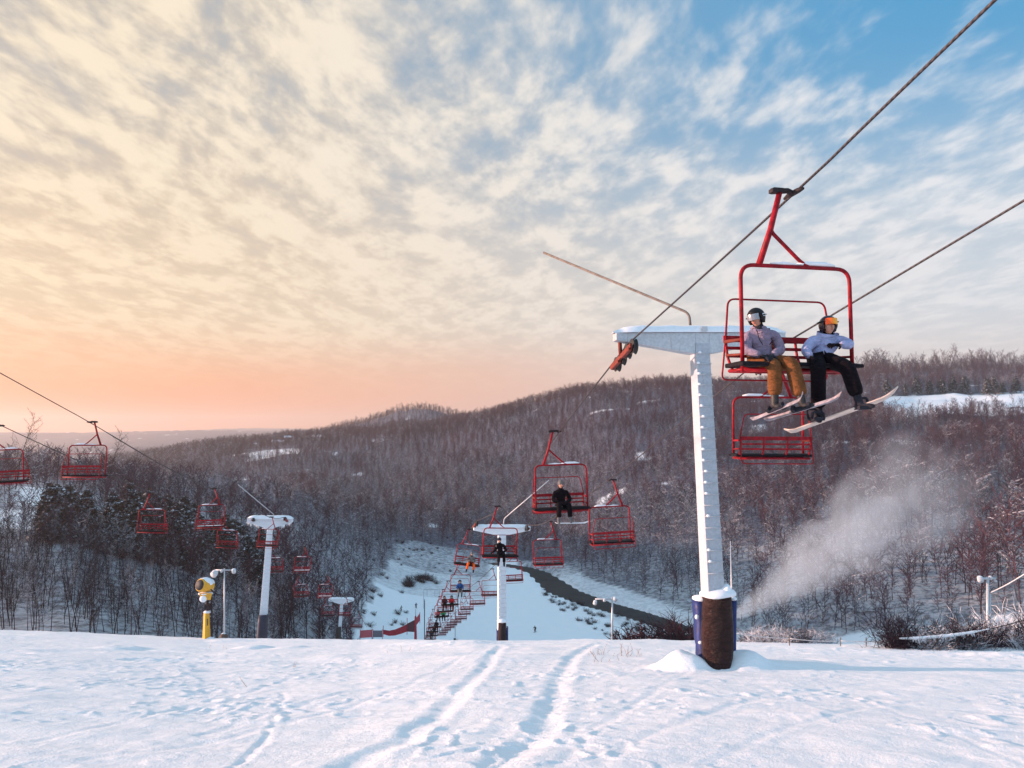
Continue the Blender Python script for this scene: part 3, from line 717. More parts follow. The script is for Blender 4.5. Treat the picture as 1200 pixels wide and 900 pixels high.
for k in range(22):                                      # evergreens and bushes filling behind right crest
    px = rn.uniform(1030, 1230); y = rn.uniform(33, 52); x = (px - 600) / F * y
    shrub('tinyfrost' if k % 3 != 1 else 'frost', (x, y, at(px, 762, y).z - .1), rn.uniform(.9, 1.4) * (.6 + .4 * (px - 1030) / 200), 'bare snowy bush behind the floodlight pole on the right', 'bushes behind the right floodlight pole')

for k in range(22):
    h_ = hit(rn.uniform(462, 560), rn.uniform(628, 674), 150); shrub('fine', h_, rn.uniform(.4, 1.0), 'small bare shrub on the snowy slope at the head of the valley above the run', 'shrubs at the head of the valley')

for px, y, sc_, lab in ((22, 236, 1.25, 'tall lone tree rising above the left skyline against the orange sky'), (128, 238, 1.15, 'bare tree rising above the left skyline just right of the biggest left chair')):
    x = (px - 600) / F * y; tm, cm, H = NEARP[1]; o = empty('bare_tree', (x, y, float(Z(x, y))), (0, 0, 1.), lab, 'tree'); o.scale = (sc_,) * 3
    link('trunk', tm, o); link('crown', cm, o)
# ------------------------------------------------------------------ ropes
def catmull(P, n=14):
    P = [P[0] * 2 - P[1]] + P + [P[-1] * 2 - P[-2]]; o = []
    for i in range(1, len(P) - 2):
        a, b, c, d = P[i - 1:i + 3]
        for k in range(n):
            t = k / n; o.append(.5 * ((2 * b) + (c - a) * t + (2 * a - 5 * b + 4 * c - d) * t * t + (3 * b - a - 3 * c + d) * t ** 3))
    o.append(P[-2]); return o
def ext(P, y):
    d = (P[0] - P[1]) / (P[0].y - P[1].y); return [P[0] + d * (y - P[0].y)] + P
class Rope:
    def __init__(s, spec, towers, y0):
        P = [at(*q) for q in spec]; s.spec = P
        P = ext(P, y0); pts = []; cut = [0] + [i for i, p in enumerate(P) if any(abs(p.y - t) < .01 for t in towers)] + [len(P) - 1]
        for a, b in zip(cut[:-1], cut[1:]):
            seg = catmull(P[a:b + 1]) if b - a > 1 else [P[a], P[b]]
            pts += seg if not pts else seg[1:]
        s.pts = pts; s.Y = [p.y for p in pts]; s.X = [p.x for p in pts]; s.Zz = [p.z for p in pts]
    def __call__(s, y): return Vector((float(np.interp(y, s.Y, s.X)), y, float(np.interp(y, s.Y, s.Zz))))
L = Rope([(1166, 0, 7.75), (930, 227, 11.4), (735, 404, 19.1), (655.5, 506, 26.4), (587.5, 594, 41.6), (558, 611, 56.2), (553, 621, 58.5), (540, 659, 72), (527, 681, 87), (517, 699, 102), (509, 714, 117), (504, 737, 150), (500, 750, 190)], (19.1, 56.2), -12)
Rr = Rope([(1200, 235, 11.68), (925, 399, 17.2), (903, 412, 19.65), (712.5, 563, 33.5), (641, 611.5, 49.5), (616, 616, 56.9), (598, 642, 65), (575, 667, 81), (559, 682, 97), (547, 692, 113), (540, 706, 129), (530, 715, 145), (518, 730, 177), (513, 742, 195)], (19.65, 56.9), -12)
A2 = Rope([(0, 437, 30.6), (105, 495, 38), (190, 545, 47), (248, 573, 55), (316, 606, 73), (335, 606, 80), (355, 641, 88.6), (382, 675, 104), (404, 700, 120), (412, 704, 128), (430, 735, 150)], (80, 128), -12)
B2 = Rope([(-80, 455, 29), (2, 499, 36), (180, 578, 54), (268, 607, 71), (299, 607, 80), (322, 642, 88), (352, 675, 102), (384, 701, 119), (391, 706, 128), (415, 735, 146)], (80, 128), -12)
for rope, lab in ((L, 'steel haul rope from the top right corner carrying the two large riders'), (Rr, 'steel haul rope entering at the right edge above the empty chairs going down'),
                  (A2, 'thin haul rope of the left lift, the one higher at the left edge'), (B2, 'thin haul rope of the left lift, the lower one at the left edge')):
    mb = MB(); mb.tube(rope.pts, [.021 if p.y < 40 else .03 for p in rope.pts], 7); tag(mb.build('haul_rope', ROPE), lab, 'cable', 'haul ropes of the chairlifts')

# ------------------------------------------------------------------ chairs.  frame: rope clamp at the origin, +Y the way the sitter's back points, X across
def chair_proto():
    t = empty('chairlift_chair')
    mb = MB()                                                     # hanger
    mb.tube([(-.23, 0, .02), (-.40, 0, -.60), (-.60, 0, -1.16)], [.050, .053, .058], 6, flat=.8)
    mb.tube(arc([(-.37, 0, -.46), (-.40, 0, -.62), (.08, 0, -1.08), (.20, 0, -1.15)], .16), .030, 8)
    h = mb.build('hanger', RED, t)
    mb = MB(); mb.tube([(-.36, .02, .02), (-.10, .0, .04), (-.02, 0, 0)], [.05, .045, .05], 8); mb.box((-.27, 0, .03), (.16, .10, .07)); mb.tube([(0, -.26, .0), (0, -.12, .012), (0, .12, .012), (0, .26, 0)], [.022, .045, .045, .022], 8)
    mb.box((-.33, 0, .02), (.10, .12, .06)); mb.build('rope_clamp', DARKSTEEL, h)
    mb = MB(); c = .058
    mb.tube(arc([(-.90, 0, -2.83), (-.90, 0, -1.17), (.90, 0, -1.17), (.90, 0, -2.74)], .22, 7), .031, 10)
    mb.build('frame_hoop', RED, t)
    mb = MB(); mb.box((0, .19, -2.70), (1.94, .50, .07)); mb.box((0, -.10, -2.715), (1.98, .14, .06))
    mb.build('seat', BLACKPAD, t, .02)
    mb = MB(); mb.tube([(-.90, -.02, -2.79), (.90, -.02, -2.79)], .034, 8); mb.tube([(-.90, .42, -2.78), (.90, .42, -2.78)], .030, 8)
    for x in (-.9, 0, .9): mb.tube([(x, -.02, -2.79), (x, .42, -2.78)], .028, 6)
    mb.build('seat_rail', RED, t)
    mb = MB()
    mb.box((0, .55, -2.25), (1.84, .03, .10)); mb.box((0, .53, -2.40), (1.80, .025, .05)); mb.box((0, .51, -2.53), (1.80, .025, .05))
    for x in (-.88, -.30, .30, .88): mb.tube(arc([(x, .57, -2.20), (x, .52, -2.55), (x, .36, -2.76)], .15), .024, 6)
    mb.build('backrest', RED, t)
    for sx in (-1, 1):
        mb = MB(); x = .90 * sx
        mb.tube([(x, 0, -2.33), (x, .55, -2.30)], .030, 6); mb.tube([(x, 0, -2.56), (x, .50, -2.52)], .022, 6); mb.build('armrest', ORANGERED if sx < 0 else RED, t)
    mb = MB()
    mb.tube(arc([(-.90, .52, -2.24), (-.88, .46, -1.62), (.76, .46, -1.62), (.90, .52, -2.24)], .12), .016, 8)
    mb.tube(arc([(-.90, .52, -2.24), (-.90, .68, -2.90), (.90, .68, -2.90), (.90, .52, -2.24)], .10), .015, 8)
    mb.build('safety_bar', RED, t)
    mb = MB()
    mb.tube([(.02, 0, -1.125), (.18, 0, -1.105), (.5, 0, -1.105), (.66, 0, -1.125)], [.015, .035, .038, .015], 8)
    mb.tube([(-.42, 0, -1.13), (-.2, 0, -1.12), (.05, 0, -1.13)], [.01, .03, .01], 8)
    mb.build('snow_crust', SNOWCAP, t)
    return t
def chair_empty_extra(t):
    """thin snow left on the seat of an unused chair"""
    mb = MB(); mb.box((0, .20, -2.655), (1.7, .42, .03)); mb.build('seat_snow', SNOWCAP, t, .01)
proto = chair_proto(); first = True
def chair(rope, y, away, lab, grp, snow=False):
    global first
    o = proto if first else copy_tree(proto); first = False
    p = rope(y); q = rope(y + .6) - rope(y - .6); yaw = math.atan2(-q.x, q.y)
    sw = random.Random(int(y * 7)); big_ = y < 12
    o.location = p; o.rotation_euler = (0 if big_ else R(sw.uniform(-3, 3)), 0 if big_ else R(8 if y == 58.5 else sw.uniform(-3, 3)), yaw + (math.pi if away else 0)); o.scale = (1.04, 1, 1); tag(o, lab, 'ski lift chair', grp)
    if snow: chair_empty_extra(o)
    bpy.context.view_layer.update()
    return o
GU, GD = 'red chairs riding up the centre lift', 'empty red chairs going down the centre lift'
CH = {}; LATE = []
for k, (y, lab) in enumerate([(11.4, 'large red double chair at upper right carrying two seated riders with a snowboard'),
    (26.4, 'red chair with one rider in black, in mid-air between the two white towers'),
    (41.6, 'red chair with a rider in black directly in front of the second centre tower'),
    (58.5, 'tilted red chair with the rider in bright orange trousers, left of the second centre tower'),
    (72, 'red chair with the rider in a blue jacket above the ski run'),
    (87, 'red chair carrying the rider in a red jacket and a companion in dark clothes'),
    (102, 'small red chair carrying the rider in a green jacket'),
    (117, 'small red chair with a rider in black just below the green-jacketed rider'),
    (133, 'tiny red chair with one dark rider, the third from the bottom of the rising line'),
    (149, 'tiny red chair with one dark rider, the second from the bottom of the rising line'),
    (166, 'tiny red chair lowest in the rising line near the snow crest')]):
    CH[k] = chair(L, y, False, lab, GU)
for y, lab in ((125, 'tiny red chair between the black-clad rider and the third-lowest rising chair'), (141, 'tiny unoccupied red chair among the lowest rising ones'), (157.5, 'tiny red chair next above the lowest rising one'), (95, 'small red chair squeezed between the red-jacketed and green-jacketed riders')):
    CH[y] = chair(L, y, False, lab, GU)
for y, lab in ((137, 'tiny empty red chair between the seventh and eighth of the descending line'), (153, 'tiny empty red chair between the eighth and ninth of the descending line'), (169, 'tiny empty red chair between the ninth and last of the descending line'), (121, 'small empty red chair between the sixth and seventh of the descending line')):
    LATE.append((y, lab))
for k, (y, lab) in enumerate([(19.8, 'empty red chair hanging just below the two large riders at right'),
    (33.5, 'empty red chair just right of the rider in black in mid-air'),
    (49.5, 'empty red chair right of the second centre tower above the dark river'),
    (65, 'empty red chair partly behind the column of the second centre tower'),
    (81, 'empty red chair left of the second centre tower column, nearest of the small ones'),
    (97, 'small empty red chair below the rider in orange trousers'),
    (113, 'small empty red chair sixth in the descending line over the run'),
    (129, 'small empty red chair seventh in the descending line over the run'),
    (145, 'tiny empty red chair eighth in the descending line'),
    (161, 'tiny empty red chair ninth in the descending line'),
    (177, 'tiny empty red chair last in the descending line close to the crest')]):
    chair(Rr, y, True, lab, GD)
for y, lab in LATE: chair(Rr, y, True, lab, GD)
G2 = 'empty red chairs of the left lift'
for y, lab in ((38, 'empty red chair silhouetted before the snow patch, biggest whole one at left'), (55, 'empty red chair with snow on its seat, right of the one before the dark evergreens'), (73, 'empty red chair directly behind the frosted left tower'),
               (88.6, 'small empty red chair to the right of the frosted left tower'), (104, 'small empty red chair above the short third tower of the left lift'), (120, 'tiny red chair just beside the short third tower arm'), (136, 'tiny red chair right of the short third tower among russet bushes')):
    chair(A2, y, True, lab, G2, y in (55, 88.6, 104))
for y, lab in ((36, 'empty red chair cut by the left edge of the picture'), (54, 'empty red chair before the dark evergreens, left of the one with a snowy seat'), (71, 'small empty red chair right of the one with snow on its seat'),
               (88, 'small empty red chair low behind the column of the frosted left tower'), (102, 'small empty red chair low between the frosted left tower and the third tower'), (119, 'tiny empty red chair left of the short third tower')):
    chair(B2, y, False, lab, G2)

FROSTT = paint('rimed_tower_paint', (.66, .69, .74), .7, 0, var=.08, scale=8, snow=.2, bump=.6)
def pole_h(b): return b.y > 50
# ------------------------------------------------------------------ towers
def tower(name, base, top, wb, wt, db, dt, lab, grp, arm_l, arm_r, arm_h, rungs, pad_h, pads, pole, frost=False, polemat=None):
    t = empty(name, base, label=lab, cat='lift tower', group=grp)
    O = Vector(base)
    up = (top - base); Ht = up.length; upn = up.normalized()
    ad = (arm_r - arm_l); al = ad.length; ax = Vector((ad.x, ad.y, 0)).normalized(); fy = Vector((-ax.y, ax.x, 0))
    def ring(f, w_, d_): c = base + up * f - O; return [c + ax * (sx * w_ / 2) + fy * (sy * d_ / 2) for sx, sy in ((-1, -1), (1, -1), (1, 1), (-1, 1))]
    mb = MB(); mb.hexa(ring(-.06, wb, db), ring(1, wt, dt))
    col = mb.build('column', FROSTT if frost or pole_h(base) else TOWERW, t, .012)
    mb = MB()
    for k in range(1, rungs):
        f = pad_h / Ht + (1 - pad_h / Ht) * k / rungs; c = base + up * f - O; w_, d_ = wb + (wt - wb) * f, db + (dt - db) * f
        mb = MB(); a = c - fy * (d_ / 2 + .05); mb.tube([a - ax * w_ * .48, a + ax * w_ * .48], .013, 5)
        mb.tube([a - ax * w_ * .48, a - ax * w_ * .48 + fy * .06], .012, 5); mb.tube([a + ax * w_ * .48, a + ax * w_ * .48 + fy * .06], .012, 5); mb.build('rung', STEEL, t)
    if rungs: pass
    if rungs:
        mb = MB(); r2 = random.Random(3)
        for k in range(1, rungs):
            if r2.random() < .3: continue
            f = pad_h / Ht + (1 - pad_h / Ht) * k / rungs; c = base + up * f - O; w_, d_ = wb + (wt - wb) * f, db + (dt - db) * f
            q = c - fy * (d_ / 2 + .05) - ax * w_ * r2.uniform(.28, .46); mb = MB(); mb.ell(q + Vector((0, 0, .02)), (.045, .05, .035), 8, 5); mb.build('snow_lump', SNOWCAP, t)
        pass
    # arm: box girder, deeper in the middle
    mid = base + up * 1.0; La, Ra = arm_l - O, arm_r - O; M_ = mid - O
    dw = .30 * arm_h / .62
    def cross(c, h, w_): return [c - fy * w_ - Vector((0, 0, h)), c + fy * w_ - Vector((0, 0, h)), c + fy * w_, c - fy * w_]
    hz = Vector((0, 0, 0)); Ma = (La + Ra) / 2; Ma.z = max(La.z, Ra.z); Mc = Vector((M_.x, M_.y, (La.z + Ra.z) / 2))
    mb = MB(); h0, h1 = arm_h * .34, arm_h
    a, b, c_ = cross(La, h0, dw * .6), cross(Mc - ax * wt * .5, h1, dw * .75), cross(Mc + ax * wt * .5, h1, dw * .75); e = cross(Ra, h0, dw * .6)
    mb.hexa(a, b); mb.hexa([p for p in b], c_); mb.hexa(c_, e)
    arm = mb.build('crossarm', FROSTT if frost else (SNOWCAP if base.y > 50 else STEEL), t, .01)
    mb = MB(); n = 18; r2 = random.Random(9); vs = []; prof = []
    for k in range(n + 1):
        f = k / n; c = La + (Ra - La) * f - ax * (.05 * (1 - 2 * f)); e_ = min(1, min(f, 1 - f) * 9) ** .5
        hh = (.05 + .17 * e_) * arm_h / .62 * r2.uniform(.93, 1.07); ww = dw * (.35 + .55 * e_) * 1.12
        vs += [c - fy * ww + Vector((0, 0, .004)), c - fy * ww * .9 + Vector((0, 0, hh * .7)), c - fy * ww * .35 + Vector((0, 0, hh)), c + fy * ww * .35 + Vector((0, 0, hh)), c + fy * ww * .9 + Vector((0, 0, hh * .7)), c + fy * ww + Vector((0, 0, .004))]
    fs = [(i * 6 + k, i * 6 + k + 1, (i + 1) * 6 + k + 1, (i + 1) * 6 + k) for i in range(n) for k in range(5)] + [(0, 1, 2, 3, 4, 5), tuple(n * 6 + k for k in (5, 4, 3, 2, 1, 0))]
    mb.add(vs, fs, True); mb.build('snow_cap', SNOWCAP, arm)
    if frost:
        mb = MB()
        for k in range(46):
            f = r2.random(); c = La + (Ra - La) * f; hh = h0 + (h1 - h0) * (1 - abs(2 * f - 1)); c = c - Vector((0, 0, hh * .95)) - fy * dw * .7 * r2.choice((-1, 1))
            mb.tube([c, c - Vector((0, 0, r2.uniform(.12, .5)))], [.05, .008], 5)
        mb.build('icicles', SNOWCAP, arm)
    mb = MB(); ln = arc([p - O for p in pole], .25); mb.tube(ln, [.035] * len(ln), 8); mb.build('lifting_pole', polemat or WOODP, t)
    # sheave trains
    return t, O, ax, fy
def sheaves(t, O, rope, y, side, n=4, sp=.46, hang=None, mat=ORANGERED, r=.17):
    q = (rope(y + 1.2) - rope(y - 1.2)).normalized(); lat = Vector((q.y, -q.x, 0)).normalized(); upv = lat.cross(q).normalized()
    if upv.z < 0: upv = -upv
    P = [rope(y + (k - (n - 1) / 2) * sp * q.y) for k in range(n)]
    mb = MB(); off = lat * (.13 * side)
    c0, c1 = P[0] - q * .18 - upv * (r + .05) + off - O, P[-1] + q * .18 - upv * (r + .05) + off - O
    w_ = lat * .03; h_ = upv * .05
    mb.hexa([c0 - w_ - h_, c0 + w_ - h_, c0 + w_ + h_, c0 - w_ + h_], [c1 - w_ - h_, c1 + w_ - h_, c1 + w_ + h_, c1 - w_ + h_])
    for a, b in ((0, 1), (2, 3)):
        m_ = (P[a] + P[b]) / 2 - upv * (r + .13) + off - O; d_ = q * .30; h2 = upv * .035; w2 = lat * .045
        mb.hexa([m_ - d_ - w2 - h2, m_ - d_ + w2 - h2, m_ - d_ + w2 + h2, m_ - d_ - w2 + h2], [m_ + d_ - w2 - h2, m_ + d_ + w2 - h2, m_ + d_ + w2 + h2, m_ + d_ - w2 + h2])
    if hang is not None:
        m_ = (P[1] + P[2]) / 2 - upv * (r + .05) + off - O; mb.tube([m_, hang - O], .055, 6)
    b_ = mb.build('sheave_beam', mat, t)
    for p in P:
        mb = MB(); c = p - upv * (r + .018) - O
        mb.tube([c - lat * .055, c - lat * .03, c + lat * .03, c + lat * .055], [r + .03, r - .005, r - .005, r + .03], 20, smooth=False)
        mb.tube([c - lat * .09 * 1, c + lat * .12 * side * 1.2], .04, 8); mb.build('sheave_wheel', RUBBER, b_)
def pad(t, O, pts, rx, ry, mat, name='pad', wob=.03, seed=1):
    """padded wrap: elliptical cylinder through centre points"""
    r2 = random.Random(seed); mb = MB(); n = 28; m = len(pts); vs = []
    for i, p in enumerate(pts):
        for k in range(n):
            q = 2 * math.pi * k / n; c_, s_ = math.cos(q), math.sin(q)
            e_ = 1 + r2.uniform(-wob, wob) * .6
            se = (abs(c_) ** 3 + abs(s_) ** 3) ** (-1 / 3)
            vs.append(Vector(p) - O + Vector((c_ * rx[i] * se * e_, s_ * ry[i] * se * e_, r2.uniform(-.01, .01))))
    fs = [(i * n + k, i * n + (k + 1) % n, (i + 1) * n + (k + 1) % n, (i + 1) * n + k) for i in range(m - 1) for k in range(n)] + [tuple(range(n))[::-1], tuple((m - 1) * n + k for k in range(n))]
    mb.add(vs, fs, True); return mb.build(name, mat, t)
# tower 1
b1, t1 = at(840, 783, 18.7), at(819.5, 403, 19.35); al, ar = at(720, 391, 19.05), at(917, 391, 19.70)
TW, O, ax, fy = tower('lift_tower', b1, t1, .44, .38, .52, .44, 'tall white lift tower at right with a brown padded base and snow-capped crossarm', 'white towers of the centre lift', al, ar, .56, 22, 2.05,
    None, [at(809, 381, 19.4), at(807.5, 367, 19.4), at(637, 296, 22.0)])
sheaves(TW, O, L, 19.3, -1, 4, .44, at(726, 396, 19.2))
sheaves(TW, O, Rr, 19.65, 1, 4, .44, at(905, 396, 19.7))
mb = MB(); c = at(820.5, 386, 19.35) - O; mb.box(c - fy * .27 + Vector((0, 0, -.02)), (.16, .05, .12)); mb.build('junction_box', STEEL, TW)
def lev(a, b, n): return [a + (b - a) * (k / (n - 1)) for k in range(n)]
P0, P1 = at(841, 784, 18.45), at(840, 697, 18.75)
pad(TW, O, lev(P0, P1, 13), [.26, .31, .35, .37, .38, .38, .375, .37, .365, .36, .35, .345, .34], [.30] * 13, BROWNPAD, 'brown_pad', .035)
pad(TW, O, lev(at(825, 776, 19.10), at(819.5, 702, 19.25), 9), [.15, .18, .16, .19, .18, .16, .17, .18, .17], [.26] * 9, NAVY, 'blue_pad', .05, 2)
pad(TW, O, lev(at(857, 776, 19.2), at(858, 702, 19.3), 7), [.09] * 7, [.2] * 7, NAVY, 'blue_pad', .05, 3)
mb = MB(); c = P1 - O
def heap(p):
    return Vector((p.x * (1 + .2 * p.z), p.y, p.z * (.8 if p.z > 0 else .25) + .10 * math.sin(3 * p.x)))
mb.ell(c + Vector((.02, -.02, .0)), (.45, .37, .22), 18, 10, fn=heap); mb.ell(c + Vector((.20, -.05, .06)), (.15, .22, .26), 14, 9, fn=heap); mb.build('pad_snow', SNOWCAP, TW)
for p_, d_ in ((at(821, 701, 19.0), (.22, .25, .07)), (at(858.5, 701, 19.2), (.10, .2, .05)), (at(816.5, 723, 18.7), (.05, .05, .06)), (at(821, 753, 18.62), (.06, .05, .04))):
    mb = MB(); mb.ell(p_ - O, d_, 12, 7); mb.build('snow_patch', SNOWCAP, TW)
# tower 2
TW2, O, ax, fy = tower('lift_tower', at(588, 790, 56.5), at(588, 626, 57.0), .62, .56, .6, .56, 'second white lift tower in the middle of the picture standing over the ski run', 'white towers of the centre lift', at(555, 618, 56.4), at(621, 618, 57.2), .62, 24, 2.2, None,
    [at(590, 617, 56.8), at(590.5, 608, 56.8), at(643, 563, 52.5)], frost=False, polemat=STEEL)
sheaves(TW2, O, L, 56.2, -1, 4, .44, at(558, 620, 56.4)); sheaves(TW2, O, Rr, 56.9, 1, 4, .44, at(618, 620, 57))
pad(TW2, O, lev(at(588.5, 768, 56.2), at(588.5, 728, 56.4), 7), [.36, .35, .34, .33, .31, .29, .28], [.4] * 7, PLUMPAD, 'plum_pad', .04)
pad(TW2, O, lev(at(583.5, 768, 56.6), at(583.5, 738, 56.7), 5), [.12] * 5, [.3] * 5, NAVY, 'blue_pad'); pad(TW2, O, lev(at(594.3, 768, 56.6), at(594.3, 735, 56.7), 5), [.08] * 5, [.3] * 5, NAVY, 'blue_pad')
mb = MB(); mb.ell(at(588.5, 727.5, 56.4) - O, (.40, .45, .16), 14, 8); mb.build('pad_snow', SNOWCAP, TW2)
# left lift towers
GL = 'towers of the left lift'
TW3, O, ax, fy = tower('lift_tower', at(305, 775, 79.5), at(316.5, 617, 80.5), .85, .55, .8, .5, 'frost-covered T-shaped lift tower at left hung with icicles', GL, at(290, 608, 80), at(343.5, 608, 80.8), 1.0, 26, 3.4, None,
    [at(321, 606, 80.3), at(321, 603, 80.3), at(279, 568, 76)], frost=True, polemat=STEEL)
sheaves(TW3, O, A2, 80, 1, 4, .44, at(335, 611, 80), RED); sheaves(TW3, O, B2, 80, -1, 4, .44, at(299, 611, 80), RED)
pad(TW3, O, lev(at(305.5, 770, 79), at(308.5, 721, 79.4), 7), [.56, .54, .52, .50, .48, .46, .44], [.6] * 7, paint('dark_navy_pad', (.012, .014, .035), .6), 'dark_pad', .04)
TW4, O, ax, fy = tower('lift_tower', at(395.5, 775, 127.5), at(400.5, 706, 128.3), .62, .50, .7, .6, 'short third tower of the left lift among russet bushes', GL, at(385, 702, 128), at(415, 702, 128.6), .8, 0, 2, None,
    [at(400, 701, 128), at(400, 700, 128), at(392, 694, 126)], frost=False)
pad(TW4, O, lev(at(395.8, 770, 127), at(397, 735, 127.3), 5), [.42] * 5, [.4] * 5, RUBBER, 'dark_pad', .04)

# ------------------------------------------------------------------ people
def skin(name, V, E, rad, mat, parent=None, sub=2, root=0, smooth=True):
    me = bpy.data.meshes.new(name); me.from_pydata([tuple(v) for v in V], E, [])
    o = bpy.data.objects.new(name, me); COL.objects.link(o)
    md = o.modifiers.new('s', 'SKIN'); md.use_smooth_shade = True; md.branch_smoothing = .3
    sv = me.skin_vertices[0].data
    for i, r in enumerate(rad): sv[i].radius = r if isinstance(r, tuple) else (r, r)
    sv[root].use_root = True
    if sub: s_ = o.modifiers.new('u', 'SUBSURF'); s_.levels = sub; s_.render_levels = sub
    dg = bpy.context.evaluated_depsgraph_get(); dg.update()
    m2 = bpy.data.meshes.new_from_object(o.evaluated_get(dg)); m2.name = name
    bpy.data.objects.remove(o); bpy.data.meshes.remove(me)
    m2.materials.clear(); m2.materials.append(mat)
    m2.polygons.foreach_set('use_smooth', [True] * len(m2.polygons))
    return link(name, m2, parent)
SKINM = paint('skin', (.55, .27, .19), .5, var=.06, scale=9); HAIRD = paint('dark_features', (.03, .015, .012), .6)
LIP = paint('lips', (.40, .12, .10), .5)
def cloth(name, c, rough=.85): return paint(name, c, rough, var=.16, scale=9, bump=.6, spec=.12, folds=.07)
C_LILAC = cloth('lilac_jacket_cloth', (.27, .215, .30)); C_BLUEL = cloth('pale_blue_jacket_cloth', (.37, .40, .62)); C_MUST = cloth('mustard_trouser_cloth', (.17, .066, .024)); C_BLACK = cloth('black_cloth', (.006, .0035, .006))
C_DARK = cloth('dark_grey_cloth', (.03, .03, .04)); C_ORANGE = cloth('orange_cloth', (.95, .13, .02)); C_BLUE = cloth('blue_cloth', (.02, .09, .28)); C_REDC = cloth('red_cloth', (.55, .02, .03)); C_GREEN = cloth('green_cloth', (.02, .30, .11))
C_GREYC = cloth('grey_cloth', (.16, .15, .15)); C_PINK = cloth('rose_cloth', (.45, .12, .14)); SHELL = paint('black_helmet_shell', (.010, .009, .012), .5, var=.1, spec=.25); SHELLM = paint('maroon_helmet_shell', (.022, .008, .012), .25, var=.1)
LENS_S = paint('silver_lens', (.34, .34, .37), .25, .5, var=.1); 
def lens_orange():
    m, t, p = newmat('amber_mirror_lens'); co = t.n('ShaderNodeTexCoord').outputs['Generated']; sp = t.n('ShaderNodeSeparateXYZ'); t.put(sp.inputs[0], co)
    t.put(p.inputs['Base Color'], t.mix(t.ss(sp.outputs[0], .1, .9), (.85, .10, .02, 1), (.95, .45, .04, 1))); p.inputs['Roughness'].default_value = .2; p.inputs['Metallic'].default_value = .4
    return m
LENS_O = lens_orange()
def hand(parent, c, d, up, mat, s=1.0, curl=.8):
    """glove: palm, four unequal bent fingers, thumb from the side of the palm - one surface"""
    d = d.normalized(); up = (up - d * up.dot(d)).normalized(); sd = d.cross(up)
    V = [c, c + d * .045 * s, c - d * .05 * s]; E = [(0, 1), (0, 2)]; Rd = [(.030 * s, .020 * s), (.034 * s, .020 * s), (.024 * s, .022 * s)]
    for k, (o, ln) in enumerate(((-.033, .062), (-.011, .072), (.011, .068), (.033, .052))):
        b = len(V); r_ = .0105 * s
        k0 = c + d * .07 * s + sd * o * s; k1 = k0 + (d - up * curl * .4) .normalized() * ln * .5 * s; k2 = k1 + (d - up * curl * 1.6).normalized() * ln * .5 * s
        V += [k0, k1, k2]; E += [(1, b), (b, b + 1), (b + 1, b + 2)]; Rd += [r_ * 1.15, r_, r_ * .8]
    b = len(V); k0 = c - d * .005 * s + sd * -.045 * s; k1 = k0 + (d * .6 - sd * .8 - up * .2).normalized() * .03 * s; k2 = k1 + (d - sd * .1 - up * curl).normalized() * .03 * s
    V += [k0, k1, k2]; E += [(0, b), (b, b + 1), (b + 1, b + 2)]; Rd += [.014 * s, .012 * s, .010 * s]
    return skin('glove', V, E, Rd, mat, parent, 1)
def head_mesh(mb, c, M, s=1.0, face=True):
    """head with brow, nose, chin; eyes and mouth as small shaped insets"""
    def f(p):
        q = Vector(p)
        if q.z < -.2: k = 1 - .28 * min(1, (-q.z - .2) / .8); q.x *= k; q.y = q.y * k - .06 * (1 - k)
        if q.y < -.5: q.y += .10 * (-q.y - .5)                         # flatten the face plane a little
        return q
    mb.cur = 0; mb.ell(c, (.075 * s, .095 * s, .115 * s), 18, 12, M, f)
    P = lambda x, y, z: c + M @ (Vector((x, y, z)) * s)
    mb.tube([P(0, -.085, .020), P(0, -.104, -.008), P(0, -.112, -.026), P(0, -.092, -.036)], [.008 * s, .011 * s, .014 * s, .009 * s], 8)
    for sx in (-1, 1): mb.ell(P(.074 * sx, .005, -.01), (.010 * s, .020 * s, .030 * s), 8, 6, M)
    mb.cur = 1
    for sx in (-1, 1):
        mb.ell(P(.030 * sx, -.082, .012), (.013 * s, .008 * s, .006 * s), 8, 6, M); mb.tube([P(.015 * sx, -.090, .030), P(.032 * sx, -.088, .036), P(.048 * sx, -.076, .030)], .0045 * s, 5)
    mb.cur = 2; mb.tube([P(-.024, -.080, -.060), P(0, -.091, -.058), P(.024, -.080, -.060)], [.004 * s, .007 * s, .004 * s], 6); mb.cur = 0
